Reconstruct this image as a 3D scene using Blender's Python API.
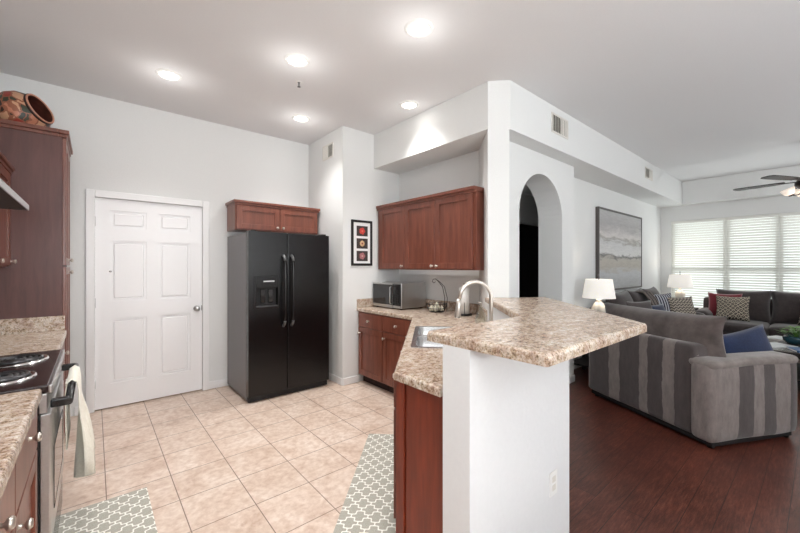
import bpy, bmesh, math, random
from mathutils import Vector, Matrix
from math import pi, sin, cos, radians
random.seed(7)
S = bpy.context.scene
for o in list(bpy.data.objects): bpy.data.objects.remove(o)
C = S.collection

# ------------------------------------------------------------------ camera
cam_d = bpy.data.cameras.new('camera'); cam = bpy.data.objects.new('camera', cam_d); C.objects.link(cam)
cam_d.sensor_width = 36; cam_d.lens = 360.3/800*36; cam_d.clip_start = .02
cam.location = (0, 0, 1.38); cam.rotation_euler = (pi/2, 0, -.7039)
S.camera = cam
# ------------------------------------------------------------------ world, exposure
S.view_settings.view_transform = 'Standard'; S.view_settings.look = 'None'
S.view_settings.gamma = 1; S.view_settings.use_curve_mapping = False
S.view_settings.exposure = 0.66
W = bpy.data.worlds.new('World'); S.world = W; W.use_nodes = True
bg = W.node_tree.nodes['Background']; bg.inputs[0].default_value = (.93, .97, 1, 1); bg.inputs[1].default_value = 1.9
# ------------------------------------------------------------------ large area lights (added fills behind the camera, daylight at the living room blinds)
def area(name, loc, rot, sx, sy, e, col=(1, 1, 1)):
    l = bpy.data.lights.new(name, 'AREA'); l.shape = 'RECTANGLE'; l.size = sx; l.size_y = sy; l.energy = e; l.color = col
    o = bpy.data.objects.new(name, l); C.objects.link(o); o.location = loc; o.rotation_euler = rot; return o
area('fill_uplight', (2.2, -2.90, 1.6), (radians(152), 0, 0), 1.6, 1.2, 62, (.95, .98, 1))  # added fills aimed up at the ceiling, no known patio source
area('fill_uplight', (6.2, -2.90, 1.6), (radians(150), 0, 0), 1.6, 1.2, 44, (.95, .98, 1))
area('kitchen_fill_uplight', (.1, -2.90, 1.6), (radians(156), 0, 0), 1.3, 1.2, 115, (.95, .98, 1))  # unseen fill added to brighten the kitchen ceiling and walls
area('living_window_daylight', (8.80, .55, 1.6), (radians(90), 0, radians(90)), 2.8, 1.3, 5, (.98, .99, 1))

# ------------------------------------------------------------------ materials
def new_mat(name):
    m = bpy.data.materials.new(name); m.use_nodes = True
    nt = m.node_tree; b = nt.nodes['Principled BSDF']; return m, nt, b
def nd(nt, t, **k):
    n = nt.nodes.new(t)
    for a, v in k.items(): setattr(n, a, v)
    return n
def rgba(c): return (c[0], c[1], c[2], 1)
def s2l(*c):
    r = []
    for v in c:
        v /= 255; r.append(v/12.92 if v <= .04045 else ((v+.055)/1.055)**2.4)
    return tuple(r)
def ramp(nt, stops, interp='LINEAR'):
    r = nd(nt, 'ShaderNodeValToRGB'); r.color_ramp.interpolation = interp
    e = r.color_ramp.elements
    while len(e) < len(stops): e.new(.5)
    for i, (p, c) in enumerate(stops): e[i].position = p; e[i].color = rgba(c)
    return r
def coords(nt, scale=(1, 1, 1), loc=(0, 0, 0), rot=(0, 0, 0), kind='Object'):
    tc = nd(nt, 'ShaderNodeTexCoord'); mp = nd(nt, 'ShaderNodeMapping')
    nt.links.new(tc.outputs[kind], mp.inputs[0])
    mp.inputs['Scale'].default_value = scale; mp.inputs['Location'].default_value = loc; mp.inputs['Rotation'].default_value = rot
    return mp.outputs[0]
def noise(nt, vec, scale, detail=4, rough=.5, dist=0):
    n = nd(nt, 'ShaderNodeTexNoise'); n.inputs['Scale'].default_value = scale; n.inputs['Detail'].default_value = detail
    n.inputs['Roughness'].default_value = rough; n.inputs['Distortion'].default_value = dist
    nt.links.new(vec, n.inputs['Vector']); return n
def mixc(nt, fac, a, b, mode='MIX'):
    m = nd(nt, 'ShaderNodeMix', data_type='RGBA', blend_type=mode)
    for sock, v in ((m.inputs[0], fac), (m.inputs[6], a), (m.inputs[7], b)):
        if hasattr(v, 'is_linked') or hasattr(v, 'links'): nt.links.new(v, sock)
        elif isinstance(v, (int, float)): sock.default_value = v
        else: sock.default_value = rgba(v)
    return m.outputs[2]
def bump(nt, b, h, strength, dist=.01):
    n = nd(nt, 'ShaderNodeBump'); n.inputs['Strength'].default_value = strength; n.inputs['Distance'].default_value = dist
    nt.links.new(h, n.inputs['Height']); nt.links.new(n.outputs[0], b.inputs['Normal'])
def math_(nt, op, a, b=None):
    n = nd(nt, 'ShaderNodeMath', operation=op)
    for i, v in enumerate((a, b)):
        if v is None: continue
        if isinstance(v, (int, float)): n.inputs[i].default_value = v
        else: nt.links.new(v, n.inputs[i])
    return n.outputs[0]
def plain(name, col, rough=.5, metal=0, spec=.5, vary=.06, nscale=40, bmp=0, coat=0):
    m, nt, b = new_mat(name); v = coords(nt)
    n = noise(nt, v, nscale, 3)
    r = ramp(nt, [(.3, tuple(c*(1-vary) for c in col)), (.7, tuple(min(1, c*(1+vary)) for c in col))])
    nt.links.new(n.outputs[0], r.inputs[0]); nt.links.new(r.outputs[0], b.inputs['Base Color'])
    b.inputs['Roughness'].default_value = rough; b.inputs['Metallic'].default_value = metal
    b.inputs['Specular IOR Level'].default_value = spec; b.inputs['Coat Weight'].default_value = coat
    if bmp: bump(nt, b, n.outputs[0], bmp, .003)
    return m
def emit(name, col, st):
    m, nt, b = new_mat(name); b.inputs['Base Color'].default_value = rgba(col)
    b.inputs['Emission Color'].default_value = rgba(col); b.inputs['Emission Strength'].default_value = st
    return m
M = {}
M['wall'] = plain('wall_paint', s2l(231, 232, 231), .75, spec=.25, vary=.01, nscale=90, bmp=.25)
M['texwall'] = plain('pony_wall_paint', s2l(228, 229, 230), .75, spec=.25, vary=.01, nscale=45, bmp=.45)
M['ceiling'] = plain('ceiling_paint', s2l(232, 232, 233), .85, spec=.15, vary=.01, nscale=90, bmp=.2)
M['trim'] = plain('white_trim_paint', s2l(240, 240, 240), .35, vary=.004)
M['doorpaint'] = plain('white_door_paint', s2l(246, 246, 247), .4, vary=.004)
def wood(name, c1, c2, rough=.32, axis='z', scale=1.0):
    m, nt, b = new_mat(name)
    sc = {'z': (9, 9, .9), 'x': (.9, 9, 9), 'y': (9, .9, 9)}[axis]
    v = coords(nt, tuple(s*scale for s in sc)); n = noise(nt, v, 3, 6, .6, .6)
    r = ramp(nt, [(.28, c1), (.72, c2)]); nt.links.new(n.outputs[0], r.inputs[0])
    v2 = coords(nt); n2 = noise(nt, v2, 2.2, 2)
    r2 = ramp(nt, [(.3, (.8, .8, .8)), (.7, (1, 1, 1))]); nt.links.new(n2.outputs[0], r2.inputs[0])
    nt.links.new(mixc(nt, 1.0, r.outputs[0], r2.outputs[0], 'MULTIPLY'), b.inputs['Base Color'])
    b.inputs['Roughness'].default_value = rough; bump(nt, b, n.outputs[0], .04, .002)
    b.inputs['Coat Weight'].default_value = .15; b.inputs['Coat Roughness'].default_value = .25
    return m
M['cherry'] = wood('cherry_wood', s2l(106, 58, 45), s2l(140, 82, 64))
M['cherrypanel'] = wood('cherry_side_panel', s2l(86, 50, 46), s2l(110, 68, 61), .5)
M['cherryred'] = wood('cherry_end_panel', s2l(104, 36, 18), s2l(140, 56, 28), .5)
M['toe'] = plain('toe_kick_dark', s2l(46, 24, 20), .7)
M['darkwood'] = wood('espresso_wood', s2l(20, 14, 12), s2l(36, 25, 21), .8, 'x')
def granite():
    m, nt, b = new_mat('granite_laminate'); v = coords(nt)
    v1 = coords(nt, (1, 1.8, 1), rot=(0, 0, .6)); a = noise(nt, v1, 13, 8, .78, .1); f = noise(nt, v, 110, 4, .8); g = noise(nt, v, 42, 6, .8, .2)
    r = ramp(nt, [(.34, s2l(160, 132, 118)), (.45, s2l(204, 184, 170)), (.55, s2l(222, 210, 198)), (.7, s2l(234, 228, 218))])
    nt.links.new(a.outputs[0], r.inputs[0])
    r2 = ramp(nt, [(.37, s2l(92, 82, 70)), (.45, s2l(226, 220, 212)), (.6, s2l(255, 255, 255))])
    nt.links.new(f.outputs[0], r2.inputs[0])
    r3 = ramp(nt, [(.38, s2l(120, 92, 62)), (.45, s2l(226, 210, 186)), (.52, s2l(255, 255, 255))]); nt.links.new(g.outputs[0], r3.inputs[0])
    x = mixc(nt, .8, r.outputs[0], r2.outputs[0], 'MULTIPLY'); y = mixc(nt, .8, x, r3.outputs[0], 'MULTIPLY')
    nt.links.new(y, b.inputs['Base Color']); b.inputs['Roughness'].default_value = .24; b.inputs['Specular IOR Level'].default_value = .6
    return m
M['granite'] = granite()
def tile():
    m, nt, b = new_mat('ceramic_floor_tile'); T = .3302
    v = coords(nt, (1, 1, 1), (-.0559, -2.1335, 0))
    br = nd(nt, 'ShaderNodeTexBrick'); br.offset = 0; br.squash = 1
    nt.links.new(v, br.inputs['Vector'])
    for k, x in (('Scale', 1), ('Mortar Size', .0028), ('Mortar Smooth', .1), ('Bias', 0), ('Brick Width', T), ('Row Height', T)): br.inputs[k].default_value = x
    br.inputs['Color1'].default_value = (0, 0, 0, 1); br.inputs['Color2'].default_value = (1, 1, 1, 1)
    v2 = coords(nt, (1, 1, 1)); n = noise(nt, v2, 5, 7, .65, .8); n2 = noise(nt, v2, 26, 4, .6)
    r = ramp(nt, [(.3, s2l(203, 178, 160)), (.5, s2l(222, 203, 188)), (.7, s2l(233, 219, 207))]); nt.links.new(n.outputs[0], r.inputs[0])
    r2 = ramp(nt, [(.35, s2l(226, 214, 206)), (.6, (1, 1, 1))]); nt.links.new(n2.outputs[0], r2.inputs[0])
    x = mixc(nt, .7, r.outputs[0], r2.outputs[0], 'MULTIPLY')
    tone = ramp(nt, [(0, (.93, .92, .91)), (1, (1, 1, 1))]); nt.links.new(br.outputs['Color'], tone.inputs[0])
    x = mixc(nt, 1.0, x, tone.outputs[0], 'MULTIPLY')
    y = mixc(nt, br.outputs['Fac'], x, s2l(128, 106, 92))
    nt.links.new(y, b.inputs['Base Color']); b.inputs['Roughness'].default_value = .42
    inv = math_(nt, 'SUBTRACT', 1.0, br.outputs['Fac']); bump(nt, b, inv, .35, .002)
    return m
M['tile'] = tile()
def planks():
    m, nt, b = new_mat('hardwood_planks'); v = coords(nt)
    br = nd(nt, 'ShaderNodeTexBrick'); br.offset = .37; nt.links.new(v, br.inputs['Vector'])
    for k, x in (('Scale', 1), ('Mortar Size', .0018), ('Mortar Smooth', .1), ('Brick Width', 1.15), ('Row Height', .127)): br.inputs[k].default_value = x
    br.inputs['Color1'].default_value = (.0, .0, .0, 1); br.inputs['Color2'].default_value = (1, 1, 1, 1)
    vs = coords(nt, (2.2, 16, 1)); n = noise(nt, vs, 4.5, 8, .7, .2)
    v3 = coords(nt, (1, 1.6, 1)); n3 = noise(nt, v3, 4.5, 4)
    r = ramp(nt, [(.3, s2l(70, 32, 24)), (.52, s2l(104, 56, 44)), (.74, s2l(144, 88, 72))]); nt.links.new(n.outputs[0], r.inputs[0])
    tone = ramp(nt, [(0, (.72, .7, .68)), (1, (1, 1, 1))]); nt.links.new(br.outputs['Color'], tone.inputs[0])
    r3 = ramp(nt, [(.35, (.72, .7, .7)), (.65, (1, 1, 1))]); nt.links.new(n3.outputs[0], r3.inputs[0])
    x = mixc(nt, 1.0, r.outputs[0], tone.outputs[0], 'MULTIPLY'); x = mixc(nt, 1.0, x, r3.outputs[0], 'MULTIPLY')
    y = mixc(nt, br.outputs['Fac'], x, s2l(30, 17, 14)); nt.links.new(y, b.inputs['Base Color'])
    b.inputs['Roughness'].default_value = .33; bump(nt, b, n.outputs[0], .25, .004)
    return m
M['planks'] = planks()
def trellis(rot=0):
    m, nt, b = new_mat('trellis_rug'); v = coords(nt, (1, 1, 1), (0, 0, 0), (0, 0, 0))
    sp = nd(nt, 'ShaderNodeSeparateXYZ'); nt.links.new(v, sp.inputs[0])
    u = math_(nt, 'PINGPONG', math_(nt, 'ADD', math_(nt, 'MULTIPLY', sp.outputs[0], 1/.054), 40.0), 1.0)
    w = math_(nt, 'PINGPONG', math_(nt, 'ADD', math_(nt, 'MULTIPLY', sp.outputs[1], 1/.046), 40.0), 1.0)
    t = math_(nt, 'SUBTRACT', u, w); s = math_(nt, 'SUBTRACT', math_(nt, 'ADD', u, w), 1.0)
    g = math_(nt, 'SUBTRACT', s, math_(nt, 'MULTIPLY', math_(nt, 'SINE', math_(nt, 'MULTIPLY', t, 2*pi)), .16))
    k = math_(nt, 'LESS_THAN', math_(nt, 'ABSOLUTE', g), .13)
    n = noise(nt, v, 300, 2); r = ramp(nt, [(.3, s2l(156, 153, 142)), (.7, s2l(184, 181, 170))]); nt.links.new(n.outputs[0], r.inputs[0])
    y = mixc(nt, k, r.outputs[0], s2l(236, 234, 226)); nt.links.new(y, b.inputs['Base Color'])
    b.inputs['Roughness'].default_value = .95; bump(nt, b, n.outputs[0], .3, .002)
    return m
M['rug'] = trellis()
def fabric(name, c1, c2, scale=35, rough=.9, bmp=.5, sheen=.3):
    m, nt, b = new_mat(name); v = coords(nt); n = noise(nt, v, scale, 4, .6); n2 = noise(nt, v, 5, 3)
    r = ramp(nt, [(.3, c1), (.7, c2)]); nt.links.new(mixc(nt, .5, n.outputs[0], n2.outputs[0]), r.inputs[0])
    nt.links.new(r.outputs[0], b.inputs['Base Color']); b.inputs['Roughness'].default_value = rough
    b.inputs['Sheen Weight'].default_value = sheen; bump(nt, b, n.outputs[0], bmp, .003); return m
def striped(name, axis, stops, period, cdark, clight, off=0):
    m, nt, b = new_mat(name); v = coords(nt); sp = nd(nt, 'ShaderNodeSeparateXYZ'); nt.links.new(v, sp.inputs[0])
    n2 = noise(nt, v, 9, 3); wob = math_(nt, 'MULTIPLY', math_(nt, 'SUBTRACT', n2.outputs[0], .5), .03)
    q = math_(nt, 'ADD', math_(nt, 'MULTIPLY', sp.outputs['XYZ'.index(axis)], 1/period), off+10)
    fr = math_(nt, 'FRACT', math_(nt, 'ADD', q, wob))
    r = ramp(nt, [(p, cdark if k else clight) for p, k in stops], 'CONSTANT'); nt.links.new(fr, r.inputs[0])
    vv = coords(nt, (1, 1, .35)); n = noise(nt, vv, 18, 7, .75); r2 = ramp(nt, [(.34, (.6, .59, .59)), (.7, (1, 1, 1))]); nt.links.new(n.outputs[0], r2.inputs[0])
    nt.links.new(mixc(nt, 1.0, r.outputs[0], r2.outputs[0], 'MULTIPLY'), b.inputs['Base Color'])
    b.inputs['Roughness'].default_value = .85; b.inputs['Sheen Weight'].default_value = .35; bump(nt, b, n.outputs[0], .4, .004); return m
SD, SL = s2l(80, 70, 69), s2l(140, 129, 125)
st = [(0, 0), (.163, 1), (.278, 0), (.363, 1), (.471, 0), (.532, 1), (.701, 0), (.801, 1)]
M['stripe_y'] = striped('striped_chenille', 'Y', st, 1.3, SD, SL, .055)
M['stripe_x'] = striped('striped_chenille_arm', 'X', [(0, 0), (.30, 1), (.45, 0), (.56, 1), (.68, 0), (.84, 1)], 1.0, SD, SL, .05)
M['chenille'] = fabric('brown_grey_chenille', s2l(60, 51, 49), s2l(106, 95, 91), 14)
M['armtop'] = fabric('taupe_chenille', s2l(104, 95, 91), s2l(140, 131, 126), 22)
M['dark_sofa'] = fabric('charcoal_chenille', s2l(42, 36, 37), s2l(70, 61, 60), 22)
M['navy'] = fabric('navy_cloth', s2l(20, 32, 62), s2l(34, 50, 86), 60)
M['red'] = fabric('burgundy_cloth', s2l(98, 20, 34), s2l(132, 32, 48), 60)
M['charcoal_cush'] = fabric('charcoal_cloth', s2l(52, 46, 47), s2l(82, 73, 72), 30)
def damask():
    m, nt, b = new_mat('patterned_cushion'); v = coords(nt, scale=(12, .01, 12)); sp = nd(nt, 'ShaderNodeSeparateXYZ'); nt.links.new(v, sp.inputs[0])
    vo = nd(nt, 'ShaderNodeTexVoronoi', feature='F1', distance='MANHATTAN'); vo.inputs['Scale'].default_value = 1.3; vo.inputs['Randomness'].default_value = .25; nt.links.new(v, vo.inputs['Vector'])
    s = math_(nt, 'SINE', math_(nt, 'MULTIPLY', vo.outputs['Distance'], 12)); k = math_(nt, 'GREATER_THAN', s, .1)
    y = mixc(nt, k, s2l(58, 50, 48), s2l(184, 174, 156)); nt.links.new(y, b.inputs['Base Color']); b.inputs['Roughness'].default_value = .9; return m
M['damask'] = damask()
def zig(name, ca, cb, period, amp, axis=(0, 2)):
    m, nt, b = new_mat(name); v = coords(nt); sp = nd(nt, 'ShaderNodeSeparateXYZ'); nt.links.new(v, sp.inputs[0])
    z = math_(nt, 'MULTIPLY', math_(nt, 'PINGPONG', math_(nt, 'ADD', sp.outputs[axis[0]], 5), .03), amp)
    k = math_(nt, 'GREATER_THAN', math_(nt, 'FRACT', math_(nt, 'MULTIPLY', math_(nt, 'ADD', math_(nt, 'ADD', sp.outputs[axis[1]], z), 3), 1/period)), .5)
    nt.links.new(mixc(nt, k, ca, cb), b.inputs['Base Color']); b.inputs['Roughness'].default_value = .9; return m
M['zigzag'] = zig('zigzag_cloth', s2l(84, 76, 72), s2l(170, 162, 148), .045, 1)
M['navystripe'] = zig('navy_striped_cloth', s2l(26, 30, 52), s2l(176, 178, 186), .05, 0, (2, 0))
M['black'] = plain('black_gloss', s2l(17, 17, 19), .2, spec=.6, vary=.2, nscale=150, bmp=.06)
M['fridge_black'] = plain('black_textured_enamel', s2l(12, 12, 14), .2, spec=.5, vary=.2, nscale=260, bmp=.35)
M['fridge_side'] = plain('fridge_side_reflection', s2l(120, 118, 120), .45, metal=.2, vary=.12, nscale=160, bmp=.25)  # lighter grey puts the reflection on the black side into the colour
M['blackmatte'] = plain('black_matte', s2l(22, 21, 22), .55, vary=.1)
M['cooktop'] = plain('cooktop_enamel', s2l(38, 24, 24), .22, vary=.2, nscale=60)
M['coil'] = plain('burner_coil_metal', s2l(74, 74, 76), .3, metal=.7, vary=.1)
M['chrome'] = plain('polished_chrome', (.82, .82, .83), .12, metal=1, vary=.01)
M['steel'] = plain('brushed_steel', s2l(196, 196, 196), .3, metal=1, vary=.04, nscale=120)
M['sinksteel'] = plain('sink_steel', s2l(214, 216, 218), .25, metal=1, vary=.03, nscale=120)
M['nickel'] = plain('brushed_nickel', s2l(205, 198, 190), .28, metal=.9, vary=.03)
M['pewter'] = plain('pewter', s2l(120, 120, 122), .3, metal=1)
M['bronze'] = plain('dark_bronze', s2l(40, 31, 27), .4, metal=.6)
M['glassblack'] = plain('dark_glass', s2l(34, 34, 36), .08, spec=.7)
M['plastic'] = plain('white_plastic', s2l(238, 238, 236), .4, vary=.005)
M['ventwhite'] = plain('vent_white', s2l(222, 219, 212), .5, vary=.005)
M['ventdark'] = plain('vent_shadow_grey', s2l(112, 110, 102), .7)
M['slat'] = plain('blind_slat', s2l(238, 238, 232), .5, vary=.004)
M['towel'] = fabric('cream_towel', s2l(226, 221, 204), s2l(246, 243, 230), 120)
M['paper'] = plain('paper_roll', s2l(242, 241, 238), .8, vary=.01)
M['ceramic'] = plain('cream_ceramic', s2l(222, 216, 204), .35, vary=.03)
M['cream'] = plain('cream_pottery', s2l(206, 182, 156), .5, vary=.15, nscale=20)
M['hole'] = plain('painted_darkness', s2l(34, 34, 38), .9)  # near-black colour stands in for the lack of light
M['greenleaf'] = plain('green_leaf', s2l(84, 130, 44), .5, vary=.3, nscale=30)
M['bluebook'] = plain('blue_cover', s2l(58, 92, 140), .4, vary=.1)
M['whitebook'] = plain('white_cover', s2l(205, 207, 208), .4, vary=.05)
M['yellowbook'] = plain('yellow_green_cover', s2l(150, 160, 90), .4, vary=.1)
M['tealpot'] = plain('dark_teal_glaze', s2l(26, 62, 74), .25, vary=.1)
M['egg'] = plain('garlic_white', s2l(226, 220, 200), .6, vary=.08)
M['lens'] = emit('downlight_lens', (1, .97, .92), 9)
M['fanlens'] = emit('fan_glass_glow', (1, .86, .74), .3)
def shade():
    m, nt, b = new_mat('lamp_shade_cloth'); v = coords(nt); n = noise(nt, v, 80, 2)
    r = ramp(nt, [(.3, s2l(232, 228, 222)), (.7, s2l(246, 243, 238))]); nt.links.new(n.outputs[0], r.inputs[0]); nt.links.new(r.outputs[0], b.inputs['Base Color'])
    b.inputs['Emission Color'].default_value = (1, .93, .86, 1); b.inputs['Emission Strength'].default_value = .22
    b.inputs['Roughness'].default_value = .9; return m
M['shade'] = shade()
def glass(name, tint=(1, 1, 1)):
    m, nt, b = new_mat(name); out = nt.nodes['Material Output']
    t = nd(nt, 'ShaderNodeBsdfTransparent'); t.inputs[0].default_value = rgba(tint); g = nd(nt, 'ShaderNodeBsdfGlossy'); g.inputs['Roughness'].default_value = .03
    fr = nd(nt, 'ShaderNodeLayerWeight'); fr.inputs[0].default_value = .12; mx = nd(nt, 'ShaderNodeMixShader')
    nt.links.new(fr.outputs['Facing'], mx.inputs[0]); nt.links.new(t.outputs[0], mx.inputs[1]); nt.links.new(g.outputs[0], mx.inputs[2]); nt.links.new(mx.outputs[0], out.inputs[0]); return m
M['glass'] = glass('clear_glass', (.95, .97, .96))
def painting():
    m, nt, b = new_mat('abstract_painting'); v = coords(nt, (1, 1, 1)); sp = nd(nt, 'ShaderNodeSeparateXYZ'); nt.links.new(v, sp.inputs[0])
    vs = coords(nt, (.9, 1, 4.5)); n = noise(nt, vs, 2.1, 8, .66, .7)
    z = math_(nt, 'ADD', math_(nt, 'MULTIPLY', sp.outputs[2], 1/1.27), math_(nt, 'MULTIPLY', math_(nt, 'SUBTRACT', n.outputs[0], .5), .3))
    g = s2l
    r = ramp(nt, [(0, g(172, 172, 172)), (.22, g(190, 192, 194)), (.29, g(178, 172, 162)), (.37, g(182, 176, 166)), (.42, g(112, 110, 108)), (.455, g(214, 213, 211)), (.58, g(205, 205, 205)), (.62, g(164, 160, 154)), (.67, g(212, 208, 205)), (.8, g(174, 172, 172)), (1, g(190, 190, 190))])
    nt.links.new(z, r.inputs[0]); n2 = noise(nt, vs, 9, 6, .7)
    r2 = ramp(nt, [(.3, (.72, .72, .72)), (.6, (1, 1, 1))]); nt.links.new(n2.outputs[0], r2.inputs[0])
    nt.links.new(mixc(nt, .6, r.outputs[0], r2.outputs[0], 'MULTIPLY'), b.inputs['Base Color']); b.inputs['Roughness'].default_value = .6; return m
M['painting'] = painting()
M['silverframe'] = plain('dark_silver_frame', s2l(92, 88, 86), .4, metal=.3)
M['mat'] = plain('white_mat_board', s2l(238, 238, 238), .8, vary=.005)
M['photodark'] = plain('dark_photo', s2l(64, 56, 54), .5, vary=.3, nscale=60)
def potmat():
    m, nt, b = new_mat('painted_pottery'); v0 = coords(nt); nz = noise(nt, v0, 9, 2)
    v = mixc(nt, .12, v0, nz.outputs['Color'], 'ADD')
    vo = nd(nt, 'ShaderNodeTexVoronoi', feature='F1'); vo.inputs['Scale'].default_value = 17; nt.links.new(v, vo.inputs['Vector'])
    ve = nd(nt, 'ShaderNodeTexVoronoi', feature='DISTANCE_TO_EDGE'); ve.inputs['Scale'].default_value = 17; nt.links.new(v, ve.inputs['Vector'])
    g = s2l
    r = ramp(nt, [(0, g(62, 66, 50)), (.3, g(158, 58, 46)), (.42, g(206, 160, 128)), (.56, g(52, 38, 34)), (.74, g(190, 124, 96)), (.86, g(48, 52, 40))], 'CONSTANT')
    sp = nd(nt, 'ShaderNodeSeparateXYZ'); nt.links.new(vo.outputs['Color'], sp.inputs[0]); nt.links.new(sp.outputs[0], r.inputs[0])
    k = math_(nt, 'LESS_THAN', ve.outputs['Distance'], .07)
    nt.links.new(mixc(nt, k, r.outputs[0], g(150, 92, 68)), b.inputs['Base Color']); b.inputs['Roughness'].default_value = .4; return m
M['pot'] = potmat()
M['potrim'] = plain('pot_rim_clay', s2l(190, 132, 108), .5, vary=.1)
M['potband'] = plain('pot_dark_band', s2l(52, 34, 30), .5, vary=.1)
M['potin'] = plain('pot_inside_clay', s2l(88, 42, 30), .7, vary=.3, nscale=18)

# ------------------------------------------------------------------ mesh helpers
def BM(): return bmesh.new()
def box(bm, x0, x1, y0, y1, z0, z1, bev=0, seg=2):
    g = bmesh.ops.create_cube(bm, size=1)['verts']
    for v in g: v.co = Vector(((x0+x1)/2+v.co.x*(x1-x0), (y0+y1)/2+v.co.y*(y1-y0), (z0+z1)/2+v.co.z*(z1-z0)))
    if bev:
        es = list({e for v in g for e in v.link_edges})
        bmesh.ops.bevel(bm, geom=es, offset=bev, segments=seg, profile=.5, affect='EDGES')
    return bm
def prism(bm, pts, z0, z1, holes=(), bev=0):
    loops = [pts]+list(holes)
    for z in (z0, z1):
        es = []
        for L in loops:
            vs = [bm.verts.new((x, y, z)) for x, y in L]
            es += [bm.edges.new((vs[i], vs[(i+1) % len(vs)])) for i in range(len(vs))]
        bmesh.ops.triangle_fill(bm, edges=es, use_beauty=True, use_dissolve=False)
    for L in loops:
        for i in range(len(L)):
            a, b = L[i], L[(i+1) % len(L)]
            bm.faces.new([bm.verts.new((p[0], p[1], z)) for p, z in ((a, z0), (b, z0), (b, z1), (a, z1))])
    bmesh.ops.remove_doubles(bm, verts=bm.verts[:], dist=1e-5)
    bmesh.ops.dissolve_limit(bm, angle_limit=.01, verts=bm.verts[:], edges=bm.edges[:])
    bmesh.ops.recalc_face_normals(bm, faces=bm.faces[:])
    if bev:
        top = [e for e in bm.edges if all(abs(v.co.z-z1) < 1e-5 for v in e.verts)]
        bmesh.ops.bevel(bm, geom=top, offset=bev, segments=3, profile=.5, affect='EDGES')
    return bm
def lathe(bm, prof, n=24, M4=None, smooth=True):
    rings = []; M4 = M4 or Matrix()
    for r, z in prof:
        if r < 1e-6: rings.append([bm.verts.new(M4 @ Vector((0, 0, z)))])
        else: rings.append([bm.verts.new(M4 @ Vector((r*cos(2*pi*k/n), r*sin(2*pi*k/n), z))) for k in range(n)])
    for a, b in zip(rings, rings[1:]):
        for k in range(n):
            k2 = (k+1) % n
            if len(a) == 1 and len(b) == 1: continue
            if len(a) == 1: f = bm.faces.new((a[0], b[k2], b[k]))
            elif len(b) == 1: f = bm.faces.new((a[k], a[k2], b[0]))
            else: f = bm.faces.new((a[k], a[k2], b[k2], b[k]))
            f.smooth = smooth
    return bm
def tube(bm, pts, r, n=10, closed=False):
    pts = [Vector(p) for p in pts]; N = len(pts); rings = []; up = None
    rr = r if hasattr(r, '__len__') else [r]*N
    for i, p in enumerate(pts):
        a = pts[i-1] if (i > 0 or closed) else p; b = pts[(i+1) % N] if (i < N-1 or closed) else p
        t = (b-a).normalized()
        if up is None: up = Vector((0, 0, 1)) if abs(t.z) < .9 else Vector((1, 0, 0))
        x = t.cross(up).normalized(); y = x.cross(t).normalized(); up = y
        rings.append([bm.verts.new(p+rr[i]*(cos(2*pi*k/n)*x+sin(2*pi*k/n)*y)) for k in range(n)])
    for i in range(N if closed else N-1):
        A, B = rings[i], rings[(i+1) % N]
        for k in range(n):
            f = bm.faces.new((A[k], A[(k+1) % n], B[(k+1) % n], B[k])); f.smooth = True
    if not closed: bm.faces.new(rings[0]); bm.faces.new(list(reversed(rings[-1])))
    return bm
def rbox(bm, x0, x1, y0, y1, z0, z1, r=.05, bulge=0, n=10, wob=0, seed=0):
    """rounded, slightly bulged upholstery block"""
    rnd = random.Random(seed); ph = [rnd.uniform(0, 6) for _ in range(6)]
    c = Vector(((x0+x1)/2, (y0+y1)/2, (z0+z1)/2)); h = Vector(((x1-x0)/2, (y1-y0)/2, (z1-z0)/2)); r = min(r, h.x, h.y, h.z)
    vd = {}
    def P(p):
        key = tuple(round(q, 5) for q in p)
        if key in vd: return vd[key]
        q = Vector([math.copysign(1-(1-abs(t))**1.5, t) for t in p])
        s = Vector((q.x*h.x, q.y*h.y, q.z*h.z)); inn = Vector([max(-(h[i]-r), min(h[i]-r, s[i])) for i in range(3)])
        d = s-inn; o = inn+(d.normalized()*r if d.length > 1e-9 else d)
        if bulge:
            for i in range(3):
                j, k = (i+1) % 3, (i+2) % 3
                o[i] += math.copysign(bulge*abs(q[i])**3*(1-q[j]**2)*(1-q[k]**2), q[i])
        if wob: o += wob*Vector((sin(9*o.y+ph[0])*sin(7*o.z+ph[1]), sin(8*o.x+ph[2])*sin(7*o.z+ph[3]), sin(9*o.x+ph[4])*sin(7*o.y+ph[5])))
        vd[key] = bm.verts.new(c+o); return vd[key]
    for ax in range(3):
        for sg in (-1, 1):
            for i in range(n):
                for j in range(n):
                    q = []
                    for a, b in ((i, j), (i+1, j), (i+1, j+1), (i, j+1)):
                        p = [0, 0, 0]; p[ax] = sg; p[(ax+1) % 3] = -1+2*a/n; p[(ax+2) % 3] = -1+2*b/n; q.append(P(p))
                    if sg < 0: q.reverse()
                    f = bm.faces.new(q); f.smooth = True
    return bm
def pillow(bm, w, h, t, n=14):
    """square cushion standing in the local x-z plane, base at z=0"""
    g = {}
    for sd in (-1, 1):
        for i in range(n+1):
            for j in range(n+1):
                u, v = -1+2*i/n, -1+2*j/n
                if (i in (0, n) or j in (0, n)) and sd == 1: g[sd, i, j] = g[-1, i, j]; continue
                x = u*w/2*(1-.10*(1-v*v)); z = v*h/2*(1-.10*(1-u*u)); y = sd*t/2*((1-u*u)*(1-v*v))**.42
                g[sd, i, j] = bm.verts.new((x, y, z+h/2))
    for sd in (-1, 1):
        for i in range(n):
            for j in range(n):
                q = [g[sd, i, j], g[sd, i+1, j], g[sd, i+1, j+1], g[sd, i, j+1]]
                if sd > 0: q.reverse()
                f = bm.faces.new(q); f.smooth = True
    return bm
def xf(bm, m): bmesh.ops.transform(bm, matrix=m, verts=bm.verts[:]); return bm
def T(x, y, z): return Matrix.Translation((x, y, z))
def R(a, ax='Z'): return Matrix.Rotation(a, 4, ax)
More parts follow.
